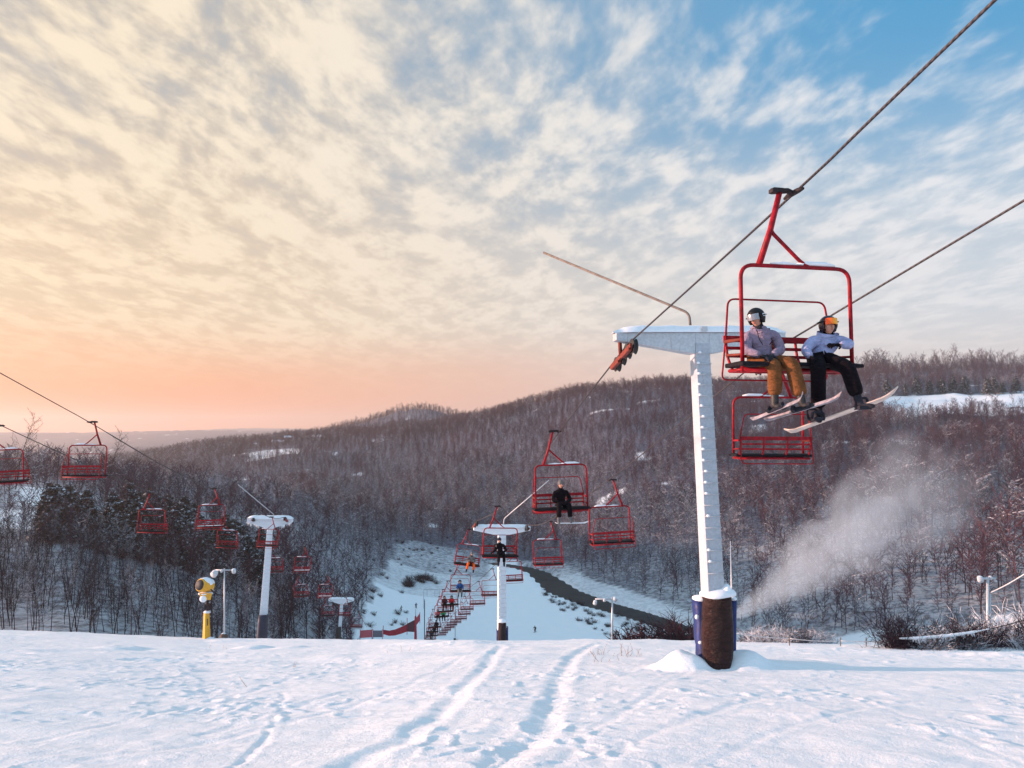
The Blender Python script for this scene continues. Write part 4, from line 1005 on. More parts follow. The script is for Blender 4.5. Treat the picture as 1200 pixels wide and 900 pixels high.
def person(J, label, c, gear='helmet', goggles=None, face=(0, 0, 0), s=1.0, detail=True, group=None, boots=True, hands=True, sub=2, fat=1.0):
    """J: world joints.  pelvis chest neck head | shl shr ell elr hal har | hil hir knl knr anl anr (l = viewer's left)"""
    O = J['pelvis']; t = empty('person', O, label=label, cat='person', group=group)
    g = {k: v - O for k, v in J.items()}; H = g['head']; M = Euler(face).to_matrix()
    names = ['pelvis', 'chest', 'neck', 'head', 'shl', 'ell', 'hal', 'shr', 'elr', 'har', 'hil', 'knl', 'anl', 'hir', 'knr', 'anr']
    V = [g[n] for n in names]; E = [(0, 1), (1, 2), (2, 3), (1, 4), (4, 5), (5, 6), (1, 7), (7, 8), (8, 9), (0, 10), (10, 11), (11, 12), (0, 13), (13, 14), (14, 15)]
    Rd = [(.13, .10), (.13, .10), .05, .055, .06, .045, .03, .06, .045, .03, .08, .06, .045, .08, .06, .045]
    Rd = [tuple(q * s for q in r) if isinstance(r, tuple) else r * s for r in Rd]
    body = skin('body', V, E, Rd, SKINM, t, 1)
    mb = MB(); head_mesh(mb, H, M, s * 1.1)
    hm = bpy.data.meshes.new('h'); hm.from_pydata(mb.v, [], mb.f); hm.polygons.foreach_set('material_index', mb.mi); hm.polygons.foreach_set('use_smooth', [True] * len(mb.f))
    # fold the head into the body so the figure stays one mesh
    import bmesh
    bm = bmesh.new(); bm.from_mesh(body.data); n0 = len(bm.faces); bm.from_mesh(hm); bm.to_mesh(body.data); bm.free()
    body.data.materials.append(HAIRD); body.data.materials.append(LIP); bpy.data.meshes.remove(hm)
    # jacket
    mid = (g['pelvis'] + g['chest']) / 2
    hem = g['pelvis'] + (g['pelvis'] - g['chest']).normalized() * .05
    V = [g['chest'], mid, hem, (g['chest'] + g['neck']) / 2 + Vector((0, 0, .01)), g['neck'] + Vector((0, 0, .015)), g['shl'], (g['shl'] + g['ell']) / 2, g['ell'], (g['ell'] + g['hal']) / 2, g['hal'], g['shr'], (g['shr'] + g['elr']) / 2, g['elr'], (g['elr'] + g['har']) / 2, g['har']]
    E = [(0, 1), (1, 2), (0, 3), (3, 4), (3, 5), (5, 6), (6, 7), (7, 8), (8, 9), (3, 10), (10, 11), (11, 12), (12, 13), (13, 14)]
    f_ = s * fat
    Rd = [(.19 * f_, .145 * f_), (.185 * f_, .145 * f_), (.215 * f_, .175 * f_), (.13 * f_, .11 * f_), .078 * s, .095 * f_, .088 * f_, .082 * f_, .074 * f_, .058 * f_, .095 * f_, .088 * f_, .082 * f_, .074 * f_, .058 * f_]
    j = skin('jacket', V, E, Rd, c[0], t, sub)
    # trousers
    tf = 1.22 if detail else 1.0
    def leg(h, k, a): return [g[h], (g[h] + g[k]) / 2, g[k], (g[k] + g[a]) / 2, g[k] + (g[a] - g[k]) * .93]
    V = [g['pelvis'] - (g['chest'] - g['pelvis']).normalized() * .04] + leg('hil', 'knl', 'anl') + leg('hir', 'knr', 'anr')
    E = [(0, 1), (1, 2), (2, 3), (3, 4), (4, 5), (0, 6), (6, 7), (7, 8), (8, 9), (9, 10)]
    r1 = [k * tf for k in (.118, .112, .100, .094, .100)]
    Rd = [(.135 * f_, .11 * f_)] + [k * f_ for k in r1] + [k * f_ for k in r1]
    skin('trousers', V, E, Rd, c[1], t, sub)
    nk = g['neck']; mb = MB(); dn_ = (H - nk).normalized()
    mb.tube([nk - dn_ * .05, nk, nk + dn_ * .06], [.088 * s, .082 * s, .074 * s], 14); mb.build('neck_gaiter', c[2], t)
    s0 = s; s = s * 1.12
    P = lambda x, y, z: H + M @ (Vector((x, y, z)) * s)
    if gear == 'helmet':
        mb = MB()
        def f(p):
            q = Vector(p)
            if q.y < -.35 and q.z < .22: q = Vector((q.x, q.y * .35 + .02, q.z)) if abs(q.x) < .75 else q
            if q.z < -.55: q.z = -.55 - (.15 if abs(q.x) > .5 else 0)
            return q
        mb.ell(P(0, .012, .022), (.122 * s, .140 * s, .135 * s), 24, 16, M, f)
        mb.build('helmet', c[3], t)
    elif gear == 'hood' or gear == 'hat':
        mb = MB(); mb.ell(P(0, .022, .040), (.100 * s, .112 * s, .105 * s), 16, 10, M); mb.build('hat', c[3], t)
    if goggles:
        tilt = -.0; gz = .052 if goggles is LENS_O else .022
        mb = MB(); rows, n = 5, 12; vs = []
        for a in range(rows):
            for b in range(n + 1):
                ph = (b / n - .5) * 2.05; zz = (a / (rows - 1) - .5) * .086; rr = .125 - .35 * zz * zz * 10
                vs.append(P(math.sin(ph) * .108, -math.cos(ph) * .148 * (1 - abs(zz) * .8), gz + zz))
        fs = [(a * (n + 1) + b, a * (n + 1) + b + 1, (a + 1) * (n + 1) + b + 1, (a + 1) * (n + 1) + b) for a in range(rows - 1) for b in range(n)]
        k = len(vs); vs += [Vector(v) * 1.0 + (H - Vector(v)) * .12 for v in vs]
        fs += [tuple(q + k for q in f[::-1]) for f in fs]; mb.add(vs, fs, True)
        gg = mb.build('goggles', goggles, t)
        mb = MB(); 
        for sx in (-1, 1): mb.tube([P(.100 * sx, -.075, gz), P(.126 * sx, .0, gz + .01), P(.105 * sx, .095, gz + .015), P(0, .150, gz + .02)], .017 * s, 6, flat=.5)
        mb.build('strap', SHELL, gg)
        if goggles is LENS_S:
            mb = MB(); e = [P(.124 + 0 * q, .01 + math.cos(q) * .034, gz + .012 + math.sin(q) * .017) for q in [2 * math.pi * i / 16 for i in range(17)]]
            mb.tube(e, .006 * s, 6); mb.build('oval_emblem', SNOWCAP, gg)
    s = s0
    if hands:
        for a, b in (('ell', 'hal'), ('elr', 'har')):
            d = (g[b] - g[a]).normalized(); hand(t, g[b] + d * .07 * s, d, Vector((0, -.5, .8)), c[2], 1.35 * s if detail else 1.5 * s)
    if boots:
        for a, k in (('anl', 'knl'), ('anr', 'knr')):
            dn = (g[a] - g[k]).normalized(); fw_ = J.get('toe_' + a, Vector((0, -1, -.1))).normalized()
            an = g[a]; V = [an - dn * .12, an, an + dn * .09, an + dn * .11 + fw_ * .10, an + dn * .125 + fw_ * .20]
            skin('boot', V, [(0, 1), (1, 2), (2, 3), (3, 4)], [.062 * s, .066 * s, (.062 * s, .06 * s), (.052 * s, .045 * s), (.045 * s, .032 * s)], c[4] if len(c) > 4 else C_DARK, t, 1, 1)
    return t, j, g
P3 = at
JA = dict(pelvis=P3(893, 423, 11.62), chest=P3(892, 399, 11.66), neck=P3(889, 384, 11.62), head=P3(886, 373.5, 11.56), shl=P3(877, 393, 11.62), shr=P3(908, 393, 11.68), ell=P3(874, 411, 11.52), elr=P3(915.5, 410, 11.56),
          hal=P3(891, 416.5, 11.30), har=P3(906, 416, 11.32), hil=P3(886, 425, 11.6), hir=P3(901, 425, 11.62), knl=P3(908, 427, 11.16), knr=P3(928, 426, 11.12), anl=P3(908, 469, 11.12), anr=P3(939, 468, 11.05))
JA['toe_anl'] = Vector((.65, -.8, .05)); JA['toe_anr'] = Vector((.65, -.8, .05))
BOOTG = paint('scuffed_grey_boot', (.020, .017, .017), .6, var=.9, scale=24)
PA, jk, g = person(JA, 'seated rider in lilac jacket, mustard trousers, black helmet and silver goggles', (C_LILAC, C_MUST, C_DARK, SHELL, BOOTG), goggles=LENS_S, face=(R(8), R(-6), R(-48)), fat=1.0)
mb = MB(); O = JA['pelvis']                                            # zips
mb.tube([P3(887, 387, 11.46) - O, P3(890, 398, 11.44) - O, P3(894, 404, 11.42) - O], .006, 5); mb.tube([P3(903.5, 396, 11.47) - O, P3(905, 399, 11.46) - O, P3(902, 404, 11.45) - O], .007, 5)
mb.build('zip', C_BLACK, jk)
mb = MB(); mb.ell(P3(889, 384.5, 11.66) - O, (.13, .12, .05), 14, 8); mb.build('hood', C_LILAC, jk)
JB = dict(pelvis=P3(961, 421, 11.62), chest=P3(968, 402, 11.70), neck=P3(970.5, 391.5, 11.64), head=P3(971, 382.5, 11.56), shl=P3(952, 400, 11.66), shr=P3(985, 399, 11.66), ell=P3(943.5, 411, 11.52), elr=P3(997.5, 404, 11.52),
          hal=P3(950, 418, 11.34), har=P3(984, 404, 11.40), hil=P3(957, 424, 11.6), hir=P3(969, 422, 11.6), knl=P3(959, 431, 11.15), knr=P3(993, 430, 11.12), anl=P3(959, 483, 11.26), anr=P3(1006, 469, 11.0))
JB['toe_anl'] = Vector((-.3, -.9, -.1)); JB['toe_anr'] = Vector((.75, -.7, .15))
PB, jk, g = person(JB, 'seated snowboarder in a pale blue jacket and black trousers with amber goggles on the helmet', (C_BLUEL, C_BLACK, C_BLACK, SHELLM, C_DARK), goggles=LENS_O, face=(R(-4), 0, R(8)), fat=1.02)
# skis and snowboard
def plank(name, a, b, w_, lab, cat, mat, side, camber=.10, th=.012, group=None, tail=.04):
    t = (b - a); ln = t.length; t.normalize(); side = (side - t * side.dot(t)).normalized(); nn = t.cross(side).normalized()
    if nn.z < 0: nn = -nn
    mb = MB(); n = 24; vs = []; c0 = (a + b) / 2
    for i in range(n + 1):
        f = i / n; e = 2 * abs(f - .5); rise = camber * max(0, (f - .82) / .18) ** 2 + tail * max(0, (.08 - f) / .08) ** 2
        ww = w_ * (.86 + .14 * e * e) * (1 if f < .9 else math.sqrt(max(.02, 1 - ((f - .9) / .1) ** 2))) * (1 if f > .05 else math.sqrt(max(.05, 1 - ((.05 - f) / .05) ** 2)))
        c = a + t * ln * f + nn * rise - c0
        vs += [c - side * ww / 2 - nn * th / 2, c + side * ww / 2 - nn * th / 2, c + side * ww / 2 + nn * th / 2, c - side * ww / 2 + nn * th / 2]
    fs = [(4 * i + k, 4 * i + (k + 1) % 4, 4 * i + 4 + (k + 1) % 4, 4 * i + 4 + k) for i in range(n) for k in range(4)] + [(3, 2, 1, 0), (4 * n, 4 * n + 1, 4 * n + 2, 4 * n + 3)]
    mb.add(vs, fs); o = mb.build(name, mat); o.location = c0; tag(o, lab, cat, group)
    return o, c0, t, side, nn
SKIM = paint('pale_ski_top', (.36, .31, .34), .4, var=.35, scale=14); BOARDM = paint('worn_board_base', (.62, .47, .40), .35, var=.25, scale=5)
def binding(o, c0, c, t, side, nn, s=1.0):
    mb = MB(); Rm = Matrix((t, side, nn)).transposed()
    mb.box(c - c0 + nn * .02, (.26 * s, .08 * s, .03), Rm); mb.box(c - c0 + nn * .05 - t * .12 * s, (.05, .09 * s, .07), Rm); mb.box(c - c0 + nn * .045 + t * .12 * s, (.06, .07 * s, .05), Rm); mb.build('binding', C_DARK, o)
k1 = plank('ski', at(881, 492, 11.48), at(946, 465, 10.58), .085, 'ski under the rider in mustard trousers, the one further left', 'ski', SKIM, Vector((.65, -.35, .55)), group='skis worn on the large chair')
binding(k1[0], k1[1], k1[1] - k1[2] * .03, *k1[2:])
k2 = plank('ski', at(897, 492.5, 11.50), at(991, 464, 10.52), .085, 'ski under the rider in mustard trousers, its tip reaching further right', 'ski', SKIM, Vector((.65, -.35, .55)), group='skis worn on the large chair')
binding(k2[0], k2[1], k2[1] - k2[2] * .02, *k2[2:])
k3 = plank('snowboard', at(921, 508.5, 11.45), at(1056, 460, 10.85), .25, 'long pale snowboard hanging tilted from the boot of the pale blue jacketed rider', 'snowboard', BOARDM, Vector((.15, -.9, .35)), .10, .016, tail=.08)
mb = MB(); c = at(957, 491, 11.12) - k3[1]                        # empty rear binding
mb.box(c, (.16, .22, .05)); mb.tube(arc([c + Vector((-.09, .08, .0)), c + Vector((-.11, .11, .15)), c + Vector((.09, .11, .15)), c + Vector((.09, .08, 0))], .05), .018, 6); mb.tube(arc([c + Vector((-.09, -.05, .0)), c + Vector((-.08, -.05, .10)), c + Vector((.08, -.05, .10)), c + Vector((.09, -.05, 0))], .04), .02, 6); mb.build('binding', C_DARK, k3[0])
mb = MB(); c = at(1010, 478, 10.98) - k3[1]; mb.box(c, (.17, .24, .05)); mb.tube(arc([c + Vector((-.09, 0, 0)), c + Vector((-.08, .0, .14)), c + Vector((.08, 0, .15)), c + Vector((.09, 0, 0))], .04), .02, 6); mb.build('binding', C_DARK, k3[0])

def seated(ch, x, label, c, gear='helmet', goggles=None, lean=0., s=1., spread=.13, ski=None, hands=True, arm=0):
    """rider on a chair that faces us; x metres right of the chair's middle"""
    W = ch.matrix_world
    p = lambda a, b, z: W @ Vector((a, b, z))
    J = dict(pelvis=p(x, .24, -2.56), chest=p(x + lean * .4, .27, -2.24), neck=p(x + lean * .6, .22, -2.03), head=p(x + lean * .7, .15, -1.87), shl=p(x - .20 + lean * .5, .24, -2.14), shr=p(x + .20 + lean * .5, .24, -2.14),
             ell=p(x - .30, .12, -2.42), elr=p(x + .30, .12, -2.42), hal=p(x - .14 - arm * .3, -.10, -2.46), har=p(x + .14, -.10, -2.46), hil=p(x - .09, .22, -2.55), hir=p(x + .09, .22, -2.55), knl=p(x - spread, -.26, -2.56), knr=p(x + spread, -.26, -2.56),
             anl=p(x - spread * 1.25, -.30, -3.04), anr=p(x + spread * 1.1, -.30, -3.04))
    t_ = person(J, label, c, gear, goggles, (R(4), 0, W.to_euler().z), s, False, None, True, hands, 1)
    return J, t_
J2, _ = seated(CH[1], .02, 'rider dressed all in black on the chair between the two white towers', (C_BLACK, C_BLACK, C_BLACK, C_GREYC, C_GREYC), gear='hood', spread=.17, hands=True)
a = J2['anl']; b_ = J2['anr']
plank('snowboard', b_ + Vector((-.55, -.1, -.15)), b_ + Vector((.62, -.1, -.13)), .26, 'short white snowboard under the rider in black between the two towers', 'snowboard', SNOWCAP, Vector((0, 1, 0)), .06)
seated(CH[2], .05, 'rider in black leaning on the chair in front of the second centre tower', (C_BLACK, C_BLACK, C_BLACK, C_DARK, C_DARK), gear='hood', lean=-.12, arm=1)
seated(CH[3], .28, 'rider in bright orange trousers and a dark pale-striped jacket', (C_GREYC, C_ORANGE, C_BLACK, C_GREYC, C_DARK), gear='hood', spread=.22, s=1.05)
seated(CH[4], -.05, 'rider in a blue jacket and grey trousers over the ski run', (C_BLUE, C_GREYC, C_DARK, C_DARK), s=1.15)
seated(CH[5], .20, 'rider in a bright red jacket over the ski run', (C_REDC, C_BLACK, C_BLACK, C_DARK), s=1.15)
seated(CH[5], -.60, 'rider in dark maroon beside the rider in the red jacket', (cloth('maroon_cloth', (.10, .02, .03)), C_BLACK, C_BLACK, C_DARK), s=1.1)
seated(CH[6], .20, 'rider in a green jacket low over the ski run', (C_GREEN, C_BLACK, C_BLACK, C_BLACK), s=1.15, hands=False)
seated(CH[6], -.50, 'rider in a rose jacket beside the green-jacketed rider', (C_PINK, C_BLACK, C_BLACK, C_BLACK), s=1.1, hands=False)
seated(CH[7], .25, 'rider in black on the chair next below the green-jacketed rider', (C_BLACK, C_BLACK, C_BLACK, C_BLACK), s=1.15, hands=False)
seated(CH[8], -.1, 'tiny dark rider third from the bottom of the rising chairs', (C_DARK, C_BLACK, C_BLACK, C_BLACK), s=1.15, hands=False)
seated(CH[9], .1, 'tiny rider in a rose jacket second from the bottom of the rising chairs', (C_PINK, C_BLACK, C_BLACK, C_BLACK), s=1.15, hands=False)
seated(CH[125], .3, 'tiny rider in black near the foot of the rising chairs, upper of two', (C_BLACK, C_BLACK, C_BLACK, C_BLACK), s=1.15, hands=False)
seated(CH[157.5], -.2, 'tiny dark-clad rider on the chair next above the lowest rising one', (C_DARK, C_BLACK, C_BLACK, C_BLACK), s=1.15, hands=False)
def skier(px, py, label, c, y0=150, yaw=.3, h=1.75):
    p = hit(px, py, y0); s = h / 1.75; cs, sn = math.cos(yaw), math.sin(yaw)
    q = lambda a, b, z: p + Vector((a * cs - b * sn, a * sn + b * cs, z)) * s
    J = dict(pelvis=q(0, .1, .88), chest=q(0, -.05, 1.22), neck=q(0, -.12, 1.43), head=q(0, -.15, 1.60), shl=q(-.2, -.06, 1.36), shr=q(.2, -.06, 1.36), ell=q(-.36, -.1, 1.12), elr=q(.36, -.1, 1.12), hal=q(-.38, -.36, 1.05), har=q(.38, -.36, 1.05),
             hil=q(-.1, .1, .85), hir=q(.1, .1, .85), knl=q(-.14, -.12, .50), knr=q(.14, -.12, .50), anl=q(-.14, .02, .12), anr=q(.14, .02, .12))
    person(J, label, c, 'hat', None, (0, 0, yaw), s, False, 'skiers on the piste', False, False, 1, 1.1)
    for sx in (-1, 1):
        plank('ski', q(sx * .14, .7, .03), q(sx * .14, -.9, .03), .10, 'thin ski under the ' + ' '.join(label.split()[:13]), 'ski', C_DARK, Vector((cs, sn, 0)), group='skis of the ' + ' '.join(label.split()[:10]))
skier(470, 716.5, 'tiny skier standing further left on the run above the red netting', (C_BLACK, C_BLACK, C_BLACK, C_BLACK), yaw=1.2)
skier(487.5, 713, 'tiny skier standing between the netting skier and the lift line', (C_DARK, C_BLACK, C_BLACK, C_BLACK), yaw=.4)
skier(627, 741, 'lone skier gliding on the open snow right of the second tower', (C_BLACK, C_BLACK, C_BLACK, C_BLACK), yaw=-.5, h=1.9)

# ------------------------------------------------------------------ snow gun, lights, lance
def snow_gun():
    y = 50.; b = at(241, 751, y); t = empty('snow_gun', b, label='yellow fan snow gun on a pedestal at the left edge of the piste', cat='snow gun'); O = b
    q = lambda px, py, dy=0.: at(px, py, y + dy) - O
    mb = MB(); mb.tube([q(242, 756), q(242, 717)], [.30, .20], 4, smooth=False); mb.build('pedestal', YELLOW, t, .02)
    mb = MB(); mb.tube([q(243, 718), q(243, 704)], .09, 10); mb.box(q(243.5, 711), (.34, .3, .36)); mb.build('swivel', DARKSTEEL, t)
    mb = MB(); mb.hexa([q(236, 703, -.3), q(247, 703, -.3), q(247, 703, .3), q(236, 703, .3)], [q(233, 695, -.3), q(248.5, 695, -.3), q(248.5, 695, .3), q(233, 695, .3)]); mb.build('housing', YELLOW, t, .03)
    mb = MB(); c = q(241, 686); d = Vector((-.35, -.9, .22)).normalized()
    P_ = [c + d * .55, c + d * .48, c + d * .1, c - d * .4, c - d * .5]; R_ = [.36, .42, .44, .40, .28]
    mb.tube(P_, R_, 22); fan = mb.build('fan_barrel', YELLOW, t)
    mb = MB(); mb.tube([c + d * .555, c + d * .57], [.345, .34], 22); mb.build('fan_mouth', RUBBER, fan)
    mb = MB(); mb.tube([c + d * .40 + Vector((0, 0, .07)), c + Vector((0, 0, .10)), c - d * .45 + Vector((0, 0, .08))], [.38, .44, .36], 16); mb.build('snow_crust', SNOWCAP, t)
    for p_, d_ in ((q(241, 695.5), (.50, .34, .10)), (q(243, 717), (.24, .24, .10)), (q(246, 749), (.3, .3, .16)), (q(238, 702, -.3), (.24, .08, .22))): mb = MB(); mb.ell(p_, d_, 14, 8); mb.build('snow_patch', SNOWCAP, t)
    mb = MB(); mb.tube([q(243, 725, -.25), q(243, 733, -.27)], .03, 6); mb.build('vent_slot', RUBBER, t)
    mb = MB(); mb.tube(arc([q(246, 690), q(254, 697), q(262, 697.5)], .3), .04, 6); mb.tube([q(248, 700), q(248.5, 754)], .05, 6); mb.build('hose', DARKSTEEL, t)
snow_gun()
LAMPW = paint('frosted_lamp_head', (.55, .57, .60), .5, var=.15, snow=.3)
def light_pole(px, top, bot, y, arms, lab, r=.09, post2=None):
    b = at(px, bot, y); O = b; t = empty('floodlight_pole', b, label=lab, cat='light pole', group='floodlight poles beside the piste'); q = lambda a, c_, dy=0.: at(a, c_, y + dy) - O
    mb = MB(); mb.tube([q(px, bot), q(px, top)], [r, r * .8], 10)
    if post2: mb.tube([q(px + post2, bot), q(px + post2, top + 20)], r * .6, 8)
    mb.build('post', WOODP if r > .1 else STEEL, t)
    mb = MB(); mb.tube([q(px + arms[0][0], top + 2), q(px + arms[-1][0], top + 2)], r * .7, 8); mb.build('crossbar', STEEL, t)
    for ox, oy, sz in arms:
        mb = MB(); c = q(px + ox, top + oy); d = Vector((-.3 if ox < 0 else .4, -.8, -.35)).normalized()
        mb.tube([c + d * sz, c, c - d * sz * .7, c - d * sz * 1.1], [sz * 1.0, sz * .95, sz * .6, sz * .25], 14); mb.ell(c + Vector((0, 0, sz * .45)), (sz * 1.0, sz, sz * .7), 12, 8); mb.build('lamp_head', LAMPW, t)
light_pole(263, 666, 760, 52, [(-11, 6, .22), (-3, 3, .10), (11, 3, .15)], 'thin floodlight pole with snowy lamps beside the yellow snow gun', .055)
light_pole(717.5, 700, 758, 60, [(-20, 6, .16), (-9, 3, .12), (3, 2, .16)], 'floodlight pole just over the crest below the dark river', .085)
light_pole(1157.5, 676, 785, 40, [(-9, 2.5, .15), (3, 1, .09), (9, 5, .06)], 'tall floodlight pole near the right edge with a cable running to it', .09, 2.6)
mb = MB(); b = at(255, 757, 50); O = b
mb.ell(Vector((.1, 0, .35)), (.30, .3, .42), 10, 8); mb.tube([Vector((.1, 0, -.4)), Vector((.1, 0, .4))], .24, 8); o = mb.build('hydrant_box', paint('brown_canvas', (.10, .06, .045), .8, snow=.25)); o.location = at(260, 755, 51.2); tag(o, 'small brown snow-topped hydrant cover at the foot of the left floodlight pole', 'hydrant')
def wire(name, P_, r, mat, lab, cat='cable', group=None):
    O = P_[0]; mb = MB(); mb.tube(catmull([p - O for p in P_], 8), r, 6); o = mb.build(name, mat); o.location = O; return tag(o, lab, cat, group)
wire('power_cable', [at(1160, 695, 40), at(1182, 684, 39), at(1210, 667, 38)], .035, STEEL, 'pale cable rising from the right floodlight pole to the right edge')
# snow-laden rope fence along the right crest
def sag(p, q, s, n=8): return [p + (q - p) * (k / n) - Vector((0, 0, s * 4 * (k / n) * (1 - k / n))) for k in range(n + 1)]
rf = empty('rope_fence', at(1058, 768, 27), label='rope line heavy with snow strung over the bushes at the right edge', cat='rope fence'); O = at(1058, 768, 27)
S_ = sag(at(1054, 748.5, 27), at(1215, 722, 27), .20, 14); mb = MB(); mb.tube([p - O for p in S_], .018, 6); mb.build('rope', ROPE, rf)
mb = MB(); r2 = random.Random(8); S2 = [S_[0] + (S_[-1] - S_[0]) * (k / 60) - Vector((0, 0, .20 * 4 * (k / 60) * (1 - k / 60))) for k in range(40)]
mb.tube([p - O + Vector((0, 0, .01)) for p in S2], [(.02 + .05 * math.sin(math.pi * min(1, k / 36)) ** .6 * r2.uniform(.7, 1.2)) for k in range(40)], 8)
for k in range(26):
    p = S2[r2.randrange(6, 34)] - O; mb.tube([p, p + Vector((r2.uniform(-.05, .10), 0, -r2.uniform(.08, .26)))], [.045, .008], 5)
mb.build('snow_fringe', SNOWCAP, rf)
rf = empty('rope_fence', at(862, 757, 29.5), label='thin rope line on low stakes along the crest right of the tall tower', cat='rope fence'); O = at(862, 757, 29.5)
mb = MB()
for a_, b_ in (((862, 742, 29.5), (925, 748, 29)), ((925, 748, 29), (985, 751, 28.5)), ((985, 751, 28.5), (1056, 749, 28))): mb.tube([p - O for p in sag(at(*a_), at(*b_), .05)], .014, 5)
mb.build('rope', STEEL, rf)
for px in (925, 985, 1015):
    mb = MB(); mb.tube([at(px, 774, 28.7) - O, at(px, 747, 28.7) - O], .02, 6); mb.build('stake', WOODP, rf)
b = at(857.8, 765, 27); t = empty('snow_lance', b, label='slender snowmaking lance standing just right of the tall tower', cat='snow lance')
mb = MB(); mb.tube([Vector((0, 0, -.4)), at(857.6, 705, 27) - b, at(856, 634, 27) - b], [.035, .03, .014], 8); mb.build('mast', STEEL, t)
mb = MB(); mb.tube([at(858.5, 727, 27) - b, at(861, 722, 27) - b], [.04, .06], 8); mb.build('nozzle', DARKSTEEL, t)
# ------------------------------------------------------------------ bottom of the run: netting, barriers, lift shelter frame
REDNET = paint('red_net', (.36, .012, .03), .7, var=.25, scale=2); PINKNET = paint('faded_pink_banner', (.60, .12, .14), .7); GREYB = paint('grey_banner', (.16, .15, .18), .7); DARKB = paint('dark_red_banner', (.10, .02, .03), .7)
def netting(P_, h, mat, lab, grp='red netting and banners at the bottom of the lift', post=True, h2=None):
    O = P_[0]; t = empty('safety_net', O, label=lab, cat='safety net', group=grp); mb = MB(); vs = []
    for k, p in enumerate(P_):
        hh = h if h2 is None else h + (h2 - h) * k / (len(P_) - 1)
        vs += [p - O + Vector((0, 0, .15)), p - O + Vector((0, .03, .15)), p - O + Vector((0, .03, hh)), p - O + Vector((0, 0, hh))]
    n = len(P_) - 1; fs = [(4 * i + k, 4 * i + (k + 1) % 4, 4 * i + 4 + (k + 1) % 4, 4 * i + 4 + k) for i in range(n) for k in range(4)]
    mb.add(vs, fs); mb.build('net', mat, t)
    for p in (P_[0], P_[-1]): mb = MB(); mb.tube([p - O + Vector((0, 0, -.5)), p - O + Vector((0, 0, max(h, h2 or 0) + .25))], .07, 6); mb.build('post', REDNET, t)
def gp(px, py, y): p = at(px, py, y); return p
DY = 178
netting([gp(422, 748.5, DY), gp(436, 747.5, DY)], 1.9, PINKNET, 'faded pink banner at the left end of the red netting')
netting([gp(437, 747.5, DY), gp(448, 747.5, DY)], 1.7, GREYB, 'grey banner between the pink banner and the red netting')
netting([gp(449, 744, DY), gp(456, 746, DY), gp(463, 745.5, DY), gp(470, 743.5, DY), gp(477, 741, DY)], 1.2, REDNET, 'long sagging red safety net left of the lift line', h2=1.9)
netting([gp(477, 741, DY), gp(487, 741.5, DY)], 2.0, DARKB, 'dark banner at the right end of the red netting', h2=3.1)
netting([gp(486, 736, 186), gp(492, 728, 190)], 2.0, REDNET, 'small red flag-like net right above the dark banner')
b = at(487, 760, 172); t = empty('net_post', b, label='red padded post next to the dark banner at the crest', cat='post'); mb = MB(); mb.tube([Vector((0, 0, -1)), at(487, 722, 172) - b], [.38, .20], 8); mb.build('padding', REDNET, t); mb = MB(); mb.tube([at(487, 722, 172) - b, at(487, 714, 172) - b], .1, 6); mb.build('pole', STEEL, t)
for px0, px1, py0, py1, y, lab in ((421, 452, 750, 758, 170, 'low metal rail in front of the pink banner'),):
    b = at(px0, py1, y); t = empty('metal_barrier', b, label=lab, cat='barrier'); mb = MB(); mb.tube([v - b for v in arc([at(px0, py1, y), at(px0, py0, y), at(px1, py0 + 1, y), at(px1 + 2, py1, y)], .3)], .09, 6); mb.build('rail', STEEL, t)
    mb = MB(); mb.tube([at(px0 + 10, py0 + .5, y) - b, at(px0 + 10, py1, y) - b], .07, 6); mb.tube([at(px0 + 20, py0 + .5, y) - b, at(px0 + 20, py1, y) - b], .07, 6); mb.build('leg', STEEL, t)
y = 215; b = at(497, 712, y); t = empty('lift_gantry', b, label='long thin steel gantry at the foot of the lift behind the chairs', cat='gantry')
mb = MB(); mb.tube([at(496.5, 690.5, y) - b, at(545, 691.5, y) - b], .10, 6); mb.build('beam', STEEL, t)
for px, l_ in ((496.5, 22), (515, 9), (530, 9), (545, 22), (500.5, 7), (509.5, 7)):
    mb = MB(); mb.tube([at(px, 691, y) - b, at(px, 691 + l_, y) - b], .08, 6); mb.build('strut', STEEL, t)
for k, (px, top, y, lab) in enumerate(((533.5, 706, 165, 'thin white pole among the descending chairs'), (497.5, 703, 200, 'short dark pole at the left side of the lift line'))):
    b = at(px, 760, y); t = empty('marker_pole', b, label=lab, cat='pole'); mb = MB(); mb.tube([Vector((0, 0, -1)), at(px, top, y) - b], .12, 6); mb.build('post', STEEL if k == 0 else DARKSTEEL, t)
    mb = MB(); mb.ell(at(px, top, y) - b, (.16, .16, .22), 8, 6); mb.build('cap', STEEL, t)
b = at(534, 756, 160); t = empty('control_sign', b, label='small black and white sign board at the crest left of the second tower', cat='sign'); mb = MB(); mb.box(Vector((0, 0, 1.1)), (1.0, .1, .9)); mb.build('board', SNOWCAP, t); mb = MB(); mb.box(Vector((-.2, -.08, 1.2)), (.45, .04, .5)); mb.box(Vector((.25, -.08, 1.0)), (.3, .04, .3)); mb.build('panel', RUBBER, t); mb = MB(); mb.tube([Vector((-.45, 0, -1)), Vector((-.45, 0, .7))], .08, 6); mb.tube([Vector((.45, 0, -1)), Vector((.45, 0, .7))], .08, 6); mb.build('leg', DARKSTEEL, t)
